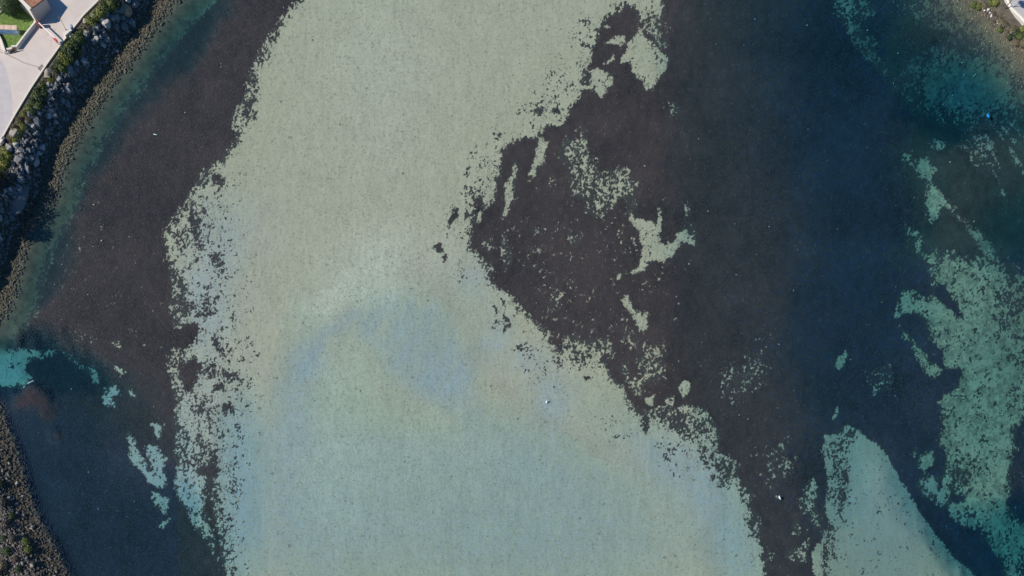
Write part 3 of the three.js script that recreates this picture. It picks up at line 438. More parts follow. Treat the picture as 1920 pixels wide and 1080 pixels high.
// low white walls round the lawn
mesh('garden_wall', strip(flat([71, 44, 52, 68, 34, 92, 25, 92], Y0), 0.34, 0.62), whiteWall).name = 'garden_wall';
tag(scene.children.at(-1), 'low white wall running from the hut along the lawn', 'wall'); names.set('garden_wall', 1);
tag(mesh('garden_wall', strip(flat([-34, 12, -4, 62, 5, 80, 12, 101], Y0), 0.34, 0.5), whiteWall), 'low white wall along the left side of the lawn', 'wall');
tag(mesh('garden_wall', strip(flat([-40, -30, -14, -2, 6, 22, -12, 33, -40, 52], Y0), 0.34, 0.25), whiteWall), 'white edging with a corner beside the round tree', 'wall');
{
  const g = slab(flat([8, 91, 23, 88, 21, 94, 16, 98, 10, 99], Y0 + 0.34), 0.34);
  tag(mesh('planter_block', g, whiteWall), 'white rounded block at the lower tip of the lawn', 'block');
  const t = thing('wooden_gate', 'small brown wooden gate at the tip of the lawn wall', 'gate', G(25, 98), 0.3), wood = mat(0.16, 0.085, 0.05), gap = 0.21;
  for (let i = 0; i < 6; i++) mesh('slat', box(0.13, 0.62 + 0.04 * (i % 2), 0.04, -0.55 + i * gap, 0.36, 0), wood, t);
  for (const y of [0.16, 0.56]) mesh('rail', box(1.24, 0.07, 0.05, -0.03, y, 0.047), wood, t);
  for (const x of [-0.72, 0.68]) mesh('post', box(0.1, 0.8, 0.1, x, 0.4, 0), wood, t);
}
// sign block on the lawn
{
  const o = G(38, 67), t = thing('sign_block', 'long tiled sign block with blue marks on the lawn', 'sign', o, -0.04), L = 5.6, hh = 1.22, d = 0.62;
  const stone = new THREE.MeshStandardMaterial({ map: noiseMap(0.42, 0.42, 0.36, 20, 0.5), roughness: 0.95 }), tile = [mat(0.62, 0.44, 0.33), mat(0.66, 0.5, 0.36), mat(0.56, 0.38, 0.29)], face = mat(0.62, 0.63, 0.64), blue = mat(0.1, 0.22, 0.5);
  mesh('body', box(L, hh - 0.1, d, -L / 2, (hh - 0.1) / 2, -d / 2), stone, t);
  mesh('face_panel', box(L - 0.1, hh * 0.62, 0.02, -L / 2 - 0.05, hh * 0.56, 0.012), face, t);
  for (let i = 0; i < 14; i++) mesh('coping_tile', box(L / 14 - 0.012, 0.09, d + 0.14, -L / 14 * (i + 0.5), hh - 0.05, -d / 2), tile[i % 3], t);
  const g = []; for (let r = 0; r < 2; r++) for (let x = -L + 0.2; x < -0.35;) { const w = rr(0.07, 0.16); g.push(box(w, rr(0.1, 0.2), 0.03, x, hh * (r ? 0.43 : 0.68) + rr(-0.02, 0.02), 0.03)); x += w + rr(0.04, 0.1); }
  kind(mesh('blue_mark', merge(g), blue, t), 'stuff');
}
// round tree
function leafCloud(n, rx, ry, rz, size, hollow = 0.55, flatBase = -1) {
  const p = [], nrm = [];
  for (let i = 0; i < n; i++) {
    let x, y, z, d; do { x = rr(-1, 1); y = rr(-1, 1); z = rr(-1, 1); d = Math.hypot(x, y, z); } while (d > 1 || d < 0.05 || y < flatBase);
    const lump = 0.82 + 0.36 * vnoise(x / d * 2.3 + 9, z / d * 2.3 + y / d * 2.1 + 7, 7), k = (hollow + (1 - hollow) * Math.pow(rnd(), 0.5)) / d * lump;
    const c = new THREE.Vector3(x * k * rx, y * k * ry, z * k * rz), a = new THREE.Vector3(rr(-1, 1), rr(-0.6, 0.8), rr(-1, 1)).normalize(), b = new THREE.Vector3().crossVectors(a, new THREE.Vector3(x, y, z)).normalize(), s = size * rr(0.6, 1.3);
    const A = c.clone().addScaledVector(a, -s), B = c.clone().addScaledVector(b, s * 0.5), C = c.clone().addScaledVector(a, s), D = c.clone().addScaledVector(b, -s * 0.5);
    p.push(...A.toArray(), ...B.toArray(), ...C.toArray(), ...A.toArray(), ...C.toArray(), ...D.toArray());
  }
  const g = new THREE.BufferGeometry(); g.setAttribute('position', new THREE.Float32BufferAttribute(p, 3)); g.computeVertexNormals(); return g;
}
const leafMats = [[0.05, 0.085, 0.022], [0.11, 0.14, 0.03], [0.19, 0.2, 0.04], [0.15, 0.125, 0.07], [0.035, 0.06, 0.022], [0.11, 0.09, 0.07]].map((c) => mat(...c, { side: THREE.DoubleSide, roughness: 0.7 }));
const bark = mat(0.09, 0.065, 0.045);
const tube = (v, r0, r1, n = 7) => { const c = new THREE.CatmullRomCurve3(v), g = new THREE.TubeGeometry(c, 10, 1, n), p = g.attributes.position; for (let i = 0; i < p.count; i++) { const t = Math.floor(i / (n + 1)) / 10, q = c.getPointAt(Math.min(1, t)), r = lerp(r0, r1, t); p.setXYZ(i, q.x + (p.getX(i) - q.x) * r, q.y + (p.getY(i) - q.y) * r, q.z + (p.getZ(i) - q.z) * r); } g.computeVertexNormals(); return g; };
const V = (x, y, z) => new THREE.Vector3(x, y, z);
{
  const t = thing('round_tree', 'round dark green clipped tree left of the hut', 'tree', G(26, 23));
  mesh('trunk', merge([tube([V(0, 0, 0), V(0.04, 0.8, 0), V(0, 1.7, 0)], 0.13, 0.06), tube([V(0, 0.7, 0), V(0.4, 1.2, 0.3), V(0.8, 1.8, 0.5)], 0.06, 0.02), tube([V(0, 0.8, 0), V(-0.4, 1.3, -0.2), V(-0.8, 2.0, -0.3)], 0.06, 0.02)]), bark, t);
  const g = leafCloud(5200, 1.75, 1.6, 1.75, 0.11, 0.6); g.translate(0, 1.75, 0); mesh('crown', g, leafMats[0], t);
}
// hut
{
  const o = G(71, 44), t = thing('gate_hut', 'small plastered hut with tiled roof at the boom gate', 'hut', o, 46 * Math.PI / 180), Wd = 3.4, D = 4.6, hl = 2.5, hr = 1.95;
  const wall = (a) => { const s = new THREE.Shape(a.map(([x, y]) => new THREE.Vector2(x, y))); const g = new THREE.ExtrudeGeometry(s, { depth: 0.2, bevelEnabled: false }); return g; };
  const gable = wall([[0.002, 0], [Wd, 0], [Wd, hr], [0.002, hl]]); gable.translate(0, 0, -0.2); 
  const backw = wall([[0.002, 0], [Wd, 0], [Wd, hr], [0.002, hl]]); backw.translate(0, 0, -D);
  mesh('wall', merge([gable, backw, box(0.2, hl, D - 0.41, 0.1, hl / 2, -D / 2), box(0.2, hr - 0.02, D - 0.41, Wd - 0.1, hr / 2 - 0.01, -D / 2)]), plaster, t);
  const rf = thing2('roof', t), sl = Math.atan2(hl - hr, Wd), len = Wd / Math.cos(sl) + 0.12, terra = [[0.66, 0.33, 0.19], [0.72, 0.42, 0.26], [0.58, 0.28, 0.17]].map((c) => mat(...c));
  const deck = box(len, 0.06, D + 0.1, len / 2, 0.03, -D / 2); deck.rotateZ(-sl); deck.translate(0, hl + 0.003, 0); mesh('roof_deck', deck, mat(0.3, 0.18, 0.12), rf);
  const half = new THREE.CylinderGeometry(0.1, 0.085, 0.44, 8, 1, true, 0, Math.PI); half.rotateZ(Math.PI / 2); half.rotateX(-Math.PI / 2); half.rotateX(Math.PI / 2);
  let k = 0; for (let r = 0; r < 8; r++) for (let c = 0; c < 22; c++, k++) { const m = mesh('roof_tile', half, terra[(r * 5 + c * 7 + (rnd() * 3 | 0)) % 3], rf), u = 0.3 + r * 0.41, z = -0.1 - c * 0.212; m.material.side = THREE.DoubleSide; m.position.set(u * Math.cos(sl), hl + 0.075 - u * Math.sin(sl) + 0.012 * (r % 2), z); m.rotation.set(0, 0, -sl + 0.03 * (rnd() - 0.5)); }
  mesh('parapet', box(0.42, 0.34, D + 0.14, 0.08, hl + 0.07, -D / 2), whiteWall, t);
  mesh('corner_pilaster', box(0.34, hl - 0.105, 0.36, 0.01, (hl - 0.105) / 2, 0.012), whiteWall, t);
  mesh('door_frame', box(0.06, 2.0, 0.95, Wd + 0.02, 1.0 - 0.05, -2.3), darkMetal, t);
}
function thing2(name, parent) { const g = new THREE.Group(); g.name = name; parent.add(g); return g; }
// boom gate
{
  const a = G(71.5, 42, Y0 + 1.0), b = G(107, 76, Y0 + 1.0), L = a.distanceTo(b), base = a.clone().setY(Y0), turn = Math.atan2(-(b.z - a.z), b.x - a.x);
  const t = thing('boom_gate', 'red and white boom gate lowered across the promenade', 'barrier', base, turn), red = mat(0.5, 0.05, 0.05, { roughness: 0.5 }), white = mat(0.82, 0.78, 0.76, { roughness: 0.5 }), dred = mat(0.2, 0.06, 0.05);
  mesh('housing', box(0.45, 1.15, 0.4, -0.15, 0.575, 0), dred, t);
  const arm = thing2('arm', t); const n = 8;
  for (let i = 0; i < n; i++) mesh('arm_section', box(L / n, 0.15, 0.16, L / n * (i + 0.5), 1.0, 0), i === n - 1 ? red : white, arm);
  for (const z of [-0.087, 0.087]) mesh('reflective_strip', box(L * 0.86, 0.06, 0.012, L * 0.43, 1.0, z), red, arm);
  mesh('tip_plate', box(0.95, 0.5, 0.09, L - 0.5, 0.78, 0.14), red, t);
  mesh('rest_post', box(0.07, 0.93, 0.07, L - 0.05, 0.465, 0), darkMetal, t); mesh('rest_foot', box(0.3, 0.03, 0.3, L - 0.05, 0.015, 0), darkMetal, t);
}
// lamp post on its plinth
{
  const t = thing('lamp_post', 'thin dark lamp post with a ball head at the kerb', 'lamp post', G(127, 62));
  mesh('pole', tube([V(0, 0.62, 0), V(0, 1.6, 0), V(0, 2.75, 0)], 0.035, 0.028), darkMetal, t); mesh('pole_foot', new THREE.CylinderGeometry(0.08, 0.1, 0.14, 10).translate(0, 0.68, 0), darkMetal, t);
  const head = thing2('lamp_head', t); mesh('globe', new THREE.SphereGeometry(0.17, 14, 10).translate(0, 2.9, 0), darkMetal, head); mesh('cap', new THREE.CylinderGeometry(0.05, 0.2, 0.08, 12).translate(0, 3.06, 0), darkMetal, head);
  const p = thing('kerb_plinth', 'white concrete plinth under the lamp post at the kerb', 'plinth', G(128, 66), 0.75);
  mesh('block', box(1.2, 0.6, 0.55, 0, 0.3, 0), whiteWall, p); mesh('step', box(0.7, 0.3, 0.5, 0.2, 0.15, 0.53), whiteWall, p);
  const q = thing('kerb_block', 'white concrete block ending the kerb at the left edge', 'block', G(3, 268), 0.9); mesh('block', box(0.9, 0.5, 0.6, 0, 0.25, 0), whiteWall, q); mesh('cap', box(0.5, 0.5, 0.5, 0.66, 0.25, 0.1), mat(0.12, 0.12, 0.15), q);
  const stub = thing('shaded_stub', 'blue grey shaded side as a bin beside the white plinth in the bushes', 'stub', G(137, 57), 0.2), grey = mat(0.33, 0.37, 0.46);  // stands for a shaded side; its blue grey shade is the base colour
  mesh('body', new THREE.CylinderGeometry(0.3, 0.25, 0.8, 14).translate(0, 0.4, 0), grey, stub); mesh('stub_top', new THREE.SphereGeometry(0.32, 14, 6, 0, 6.3, 0, 1.4).scale(1, 0.5, 1).translate(0, 0.8, 0), grey, stub);
  const dr = thing('drain_grate', 'square grey drain grate in the promenade near the kerb', 'drain', G(78, 128, Y0 + 0.004), 0.85), iron = mat(0.16, 0.14, 0.13);
  for (const [w, d, x, z] of [[1.0, 0.08, 0, -0.4], [1.0, 0.08, 0, 0.4], [0.08, 0.72, -0.46, 0], [0.08, 0.72, 0.46, 0]]) mesh('frame', box(w, 0.02, d, x, 0.01, z), iron, dr);
  for (let i = 0; i < 9; i++) mesh('bar', box(0.05, 0.016, 0.72, -0.38 + i * 0.095, 0.008, 0), iron, dr);
}
// shrubs on the bank
const shrubGeo = [0, 1, 2, 3].map(() => leafCloud(760, 1, 0.62, 1, 0.12, 0.45, -0.35)), stemGeo = merge([0, 1, 2, 3, 4].map((i) => tube([V(0, -0.35, 0), V(0.2 * Math.cos(i * 1.3), 0, 0.2 * Math.sin(i * 1.3)), V(0.5 * Math.cos(i * 1.3), 0.3, 0.5 * Math.sin(i * 1.3))], 0.035, 0.012, 5)));
const groundY = (x, y) => groundAt(x, y);
function shrub(ix, iy, h, r, m, label, group, sq = 1) {
  const [x, y] = plan(ix, iy, h), gy = groundY(x, y), t = thing('shrub', label, 'shrub', V(wx(x), gy + 0.2 * r, wz(y)), rr(0, 6), group);
  mesh('foliage', shrubGeo[(rnd() * 4) | 0], leafMats[m], t); mesh('stem', stemGeo, bark, t); t.scale.set(r, r * sq, r); if (h > 3.4) t.scale.y *= 1.5; return t;
}
{
  const nameShrub = (y) => { const o = scene.children.at(-1); o.userData.label += y < 35 ? ' at the top of the photo' : y < 65 ? ' above the white plinth' : y < 110 ? ' beside the boom gate' : y < 150 ? ' beside the drain grate' : y < 200 ? ' at the middle of the road' : y < 270 ? ' above the white kerb end' : ' below the white kerb end'; o.userData.group = 'shrubs: ' + o.userData.label; };
  const rows = [[208, 6, 1.1, 1], [216, 0, 1, 4], [196, 14, 1, 1], [186, 22, 1, 2], [178, 28, 0.9, 2], [190, 8, 0.8, 3], [166, 38, 0.9, 2], [174, 40, 0.8, 1], [158, 47, 0.7, 3], [166, 52, 0.7, 3], [150, 60, 0.7, 1], [146, 70, 1.0, 1], [138, 76, 1.0, 0], [150, 72, 0.8, 0], [130, 86, 1.0, 1], [141, 84, 0.9, 4], [124, 94, 0.9, 0], [134, 96, 1.0, 4], [118, 104, 1.0, 2], [128, 108, 0.9, 0], [112, 112, 0.8, 1], [122, 116, 0.9, 2], [106, 122, 0.9, 0], [114, 126, 0.8, 1], [99, 130, 0.7, 4], [92, 140, 0.7, 0], [102, 138, 0.7, 3], [84, 152, 0.7, 3], [90, 150, 0.6, 2], [78, 162, 0.8, 1], [70, 170, 0.9, 0], [80, 172, 0.8, 0], [66, 180, 0.9, 1], [74, 184, 0.9, 4], [60, 190, 0.9, 0], [68, 196, 0.8, 1], [52, 200, 0.8, 1], [60, 206, 0.8, 0], [46, 214, 0.8, 2], [52, 222, 0.7, 3], [38, 226, 0.8, 3], [42, 236, 0.8, 2], [28, 240, 0.8, 3], [34, 248, 0.8, 2], [20, 256, 0.7, 3], [26, 262, 0.7, 2], [8, 282, 0.9, 2], [14, 292, 0.8, 2], [2, 296, 0.9, 2], [6, 308, 0.9, 2], [14, 304, 0.7, 1], [0, 320, 0.9, 2], [-8, 300, 1, 2], [10, 326, 0.8, 5], [16, 334, 0.7, 5], [4, 338, 0.8, 5], [-4, 352, 0.9, 5]];
  for (const [x, y, r, m] of rows) shrub(x + rr(-2, 2), y + rr(-2, 2), Y0 + 0.4, r * 0.95, m, ['mid green leafy shrub on the bank beside the kerb', 'light green leafy shrub on the bank beside the kerb', 'yellow green shrub on the bank beside the kerb', 'dry brownish shrub on the bank beside the kerb', 'dark green shrub on the bank beside the kerb', 'grey purple shrub on the bank at the left edge'][m], 'kerb shrubs ' + m, rr(0.8, 1.2)), nameShrub(y);
  for (const [x, y, r, m] of [[88, 40, 0.5, 0]]) void [x, y, r, m];
  for (const [x, y] of [[107, 168], [156, 111]]) shrub(x, y, 1.4, 0.55, 2, 'small bright yellow shrub among the dark boulders', 'yellow shrubs among the boulders');
}
// tall bushes just outside the left edge; their shade lies on the dark slab
for (const [x, y, r] of [[-12, 350, 1.9], [-20, 386, 2.1], [-28, 420, 1.7]]) { const [a, b] = plan(x, y, 3), t = thing('tall_bush', 'tall dark bush at the left edge shading the rock slab', 'bush', V(wx(a), groundY(a, b), wz(b)), rr(0, 6), 'tall bushes at the left edge'); const g = leafCloud(2600, r, 1.7, r, 0.14, 0.4); g.translate(0, 1.7, 0); mesh('foliage', g, leafMats[4], t); mesh('stem', tube([V(0, -0.3, 0), V(0.1, 0.8, 0), V(0, 2, 0.1)], 0.12, 0.05), bark, t); }
// boulders
function rockGeo(n, fl) { const p = []; for (let i = 0; i < n; i++) { const v = V(rr(-1, 1), rr(-1, 1), rr(-1, 1)).normalize().multiplyScalar(rr(0.8, 1)); p.push(V(v.x, v.y * fl, v.z * rr(0.75, 1))); } const g = new ConvexGeometry(p); g.deleteAttribute('uv'); return g; }
const rocks = [0, 1, 2, 3, 4, 5, 6, 7].map((i) => rockGeo(13 + i, 0.72)), stones = [0, 1, 2, 3].map(() => rockGeo(11, 0.75));
const rockMats = [[0.21, 0.205, 0.2], [0.4, 0.37, 0.34], [0.17, 0.165, 0.16], [0.28, 0.24, 0.2], [0.12, 0.115, 0.1]].map(([r, g, b]) => new THREE.MeshStandardMaterial({ color: new THREE.Color().setRGB(r, g, b), roughness: 0.95, flatShading: true }));
const protos = rocks.map((g, i) => ({ g, i }));
function boulder(ix, iy, h, r, m, label, group, name = 'boulder') {
  const [x, y] = plan(ix, iy, h), o = mesh(name, rocks[(rnd() * 8) | 0], rockMats[m] ?? m); tag(o, label, name === 'boulder' ? 'boulder' : 'stone', group);
  o.position.set(wx(x), groundY(x, y) + r * 0.25, wz(y)); o.rotation.set(rr(-0.3, 0.3), rr(0, 6.28), rr(-0.3, 0.3)); o.scale.set(r * rr(0.85, 1.25), r * rr(0.85, 1.2), r); return o;
}
{
  const tan = new THREE.MeshStandardMaterial({ map: noiseMap(0.42, 0.27, 0.16, 22, 0.8, 64), roughness: 0.95 }), round = mergeVertices(new THREE.IcosahedronGeometry(1, 3).deleteAttribute('uv').deleteAttribute('normal')), p = round.attributes.position;
  for (let i = 0; i < p.count; i++) { const k = 0.88 + 0.24 * vnoise(p.getX(i) * 2 + 5, p.getZ(i) * 2 + p.getY(i) * 3 + 5, 3); p.setXYZ(i, p.getX(i) * k, p.getY(i) * k * 0.7, p.getZ(i) * k); } round.computeVertexNormals(); planUV(round, 955, 535, 12, 12);
  const b = boulder(239, 20, 1.6, 0.86, 0, 'round rusty tan boulder, largest among the grey rocks near the top', undefined); b.geometry = round; b.material = tan;
  for (const [x, y, h, r, m, l] of [[246, 40, 0.9, 0.85, 2, 'dark grey boulder just below the round tan boulder'], [233, 50, 0.9, 0.95, 2, 'broad dark grey boulder low on the bank near the top'], [205, 58, 1.3, 1.0, 1, 'large pale ridged boulder in the middle of the bank'], [243, 6, 1.5, 0.7, 1, 'pale boulder right above the round tan boulder'], [254, 8, 1.3, 0.8, 0, 'tall grey boulder at the top edge of the photo'], [215, 43, 1.6, 0.75, 0, 'blue grey boulder left of the broad dark one'], [182, 44, 2.2, 0.8, 1, 'pale boulder under the bushes beside the kerb'], [156, 93, 1.7, 0.75, 1, 'pale white boulder standing out in the deep shade'], [164, 52, 2.4, 0.8, 3, 'pale brown boulder touching the kerb shrubs'], [95, 148, 2.6, 0.95, 3, 'pinkish boulder jutting from the bank between shrubs'], [130, 200, 0.5, 0.7, 2, 'rounded grey boulder at the upper edge of the cobbles'], [34, 262, 2.3, 1.2, 3, 'flat brownish boulder under the left shrubs'], [36, 280, 2.2, 0.8, 1, 'pale split boulder at the left edge'], [21, 283, 2.6, 0.9, 1, 'pale grey boulder beside the left kerb end'], [98, 228, 0.9, 0.6, 1, 'white boulder in the deep shade left of the cobbles']]) boulder(x, y, h, r, m, l);
  const slabRock = boulder(34, 372, 1.6, 2.1, 2, 'huge smooth dark slab of rock at the left edge', undefined); slabRock.geometry = round; slabRock.scale.set(1.5, 0.8, 3.0); slabRock.position.y -= 0.5; slabRock.rotation.set(0, -0.35, 0);
  let made = 0, lowCount = 0;
  for (let k = 0; k < 4000 && made < 285; k++) {
    const x = rr(-20, 330), y = rr(-20, 520), d = -sdist(x, y, LEFT_LAND); if (d < 6 || d > 49) continue;
    const low = d < 18, r = low ? rr(0.22, 0.48) : rr(0.4, 0.92), m = low ? [2, 3, 4, 2][(rnd() * 4) | 0] : [0, 0, 1, 2, 0][(rnd() * 5) | 0];
    const o = boulder(0, 0, 0, r, m, '', 'riprap'); o.position.set(wx(x), groundY(x, y) + r * (low ? 0.05 : rr(-0.2, 0.2)), wz(y));
    const size = r > 0.74 ? 'large' : r > 0.56 ? 'medium' : r > 0.36 ? 'smallish' : 'small', tint = ['blue grey', 'pale grey', 'dark grey', 'brownish', 'nearly black'][m], [, iy] = [x, y - 25];
    const where = iy < 25 ? 'by the round tan boulder' : iy < 65 ? 'below the lamp post' : iy < 105 ? 'below the boom gate' : iy < 150 ? 'below the drain grate' : iy < 200 ? 'below the mid kerb' : iy < 260 ? 'below the lower kerb' : iy < 330 ? 'below the white kerb end' : 'around the huge dark slab', lev = d > 36 ? 'high on the bank' : d > 26 ? 'halfway down the bank' : d > 18 ? 'low on the bank' : 'at the bank foot';
    o.userData.label = size + ' ' + tint + ' boulder ' + lev + ' ' + where; o.userData.group = 'boulders: ' + o.userData.label; if (low && ++lowCount > 90) { scene.remove(o); continue; } made++;
  }
  let low = 0;
  for (let k = 0; k < 4000 && low < 130; k++) {
    const x = rr(-40, 130), y = rr(770, 1110), d = -sdist(x, y, LOW_LAND); if (d < 2 || d > 80) continue;
    const r = rr(0.16, 0.5), m = [2, 3, 4, 1, 2][(rnd() * 5) | 0], o = boulder(0, 0, 0, r, m, '', '', 'shore_rock'); o.position.set(wx(x), groundY(x, y) + r * 0.2, wz(y));
    const size = r > 0.4 ? 'large' : r > 0.28 ? 'medium' : 'small', tint = ['', 'pale grey', 'grey', 'brownish', 'dark'][m], where = y < 850 ? 'upper tip' : y < 920 ? 'upper part' : y < 985 ? 'middle part' : y < 1045 ? 'lower part' : 'bottom edge', lev = d < 14 ? ' by the water' : d > 45 ? ' away from the water' : ' on the slope';
    o.userData.label = size + ' ' + tint + ' rock' + lev + ', ' + where + ' of the lower left shore'; o.userData.group = 'rocks: ' + o.userData.label; low++;
  }
  // cobbles, at and under the waterline
  function pebbles(name, label, list) {
    const o = new THREE.InstancedMesh(stones[0], new THREE.MeshStandardMaterial({ color: 0xffffff, roughness: 0.9, flatShading: true }), list.length), M = new THREE.Matrix4(), Q = new THREE.Quaternion(), E = new THREE.Euler(), C = new THREE.Color();
    list.forEach(([x, y, r, c], i) => { Q.setFromEuler(E.set(rr(-0.6, 0.6), rr(0, 6), rr(-0.6, 0.6))); o.setMatrixAt(i, M.compose(V(wx(x), groundY(x, y) + r * 0.25, wz(y)), Q, V(r * rr(0.8, 1.4), r * rr(0.7, 1), r))); o.setColorAt(i, C.setRGB(...c)); });
    o.name = numbered(name); o.castShadow = o.receiveShadow = true; scene.add(o); kind(tag(o, label, 'cobbles'), 'stuff');
  }
  const A = [], B = [], Cc = [], R = [];
  for (let k = 0; k < 60000 && R.length < 2200; k++) { const x = rr(-30, 360), y = rr(-40, 540), d = -sdist(x, y, LEFT_LAND); if (d < 8 || d > 50) continue; const q = rr(0.5, 1.5); R.push([x, y, rr(0.14, 0.42), [0.15 * q, 0.145 * q, 0.14 * q]]); }
  pebbles('rubble', 'loose grey rubble filling the gaps between the riprap boulders', R);
  for (let k = 0; k < 60000 && A.length < 6500; k++) { const x = rr(-20, 420), y = rr(-40, 620), d = -sdist(x, y, LEFT_LAND); if (d > 18 || d < -32 || rnd() > sstep(-34, -12, d) * sstep(20, 12, d)) continue; const q = rr(0.6, 1.4); A.push([x, y, rr(0.1, 0.3), [0.098 * q, 0.088 * q, 0.058 * q]]); }
  for (let k = 0; k < 60000 && B.length < 3600; k++) { const x = rr(-60, 150), y = rr(740, 1120), d = -sdist(x, y, LOW_LAND); if (d > 90 || d < -14 || rnd() > sstep(-16, -3, d)) continue; const q = rr(0.6, 1.4); B.push([x, y, rr(0.1, 0.3), d > 25 ? [0.13 * q, 0.115 * q, 0.1 * q] : [0.085 * q, 0.075 * q, 0.055 * q]]); }
  for (let k = 0; k < 60000 && Cc.length < 1000; k++) { const x = rr(1690, 1960), y = rr(-30, 230), d = -sdist(x, y, RIGHT_LAND); if (d > 16 || d < -60 || rnd() > sstep(-62, -6, d) * 0.5) continue; const q = rr(0.6, 1.5); Cc.push([x, y, rr(0.05, 0.15), [0.2 * q, 0.17 * q, 0.11 * q]]); }
  pebbles('cobbles', 'olive brown cobbles along the waterline of the riprap bank', A); pebbles('cobbles', 'loose stones covering the lower left shore', B); pebbles('cobbles', 'small brownish stones in the shallows at the upper right shore', Cc);
}
// plants on the lower left shore
for (const [x, y, r, m, l] of [[44, 1014, 0.8, 1, 'bright green shrub on the lower left shore'], [49, 1030, 0.75, 1, 'green shrub just below the other on the lower left shore'], [6, 1062, 1.1, 3, 'dry tan bush in the bottom left corner'], [-4, 1080, 1.2, 3, 'dry bush at the very bottom left corner'], [22, 1010, 0.7, 5, 'grey scrub beside the green shrub at lower left'], [8, 985, 0.8, 5, 'grey scrub above the green shrub at lower left'], [2, 940, 0.8, 5, 'grey scrub at the left edge above the dry bushes'], [30, 1050, 0.6, 5, 'low grey scrub right of the dry tan bush'], [14, 1034, 0.8, 0, 'dark green scrub left of the bright green shrub at lower left'], [18, 965, 0.6, 0, 'dark green scrub near the water above the grey scrub'], [-4, 905, 0.7, 4, 'dark green scrub at the left edge on the narrow shore'], [36, 1068, 0.7, 4, 'dark green scrub at the bottom edge beside the dry bush'], [60, 1056, 0.5, 0, 'small dark green scrub nearest the water at lower left'], [8, 1010, 0.6, 4, 'small dark green scrub left of the grey scrub'], [70, 1085, 0.6, 4, 'dark green scrub at the bottom edge near the water']]) shrub(x, y, 2, r, m, l);

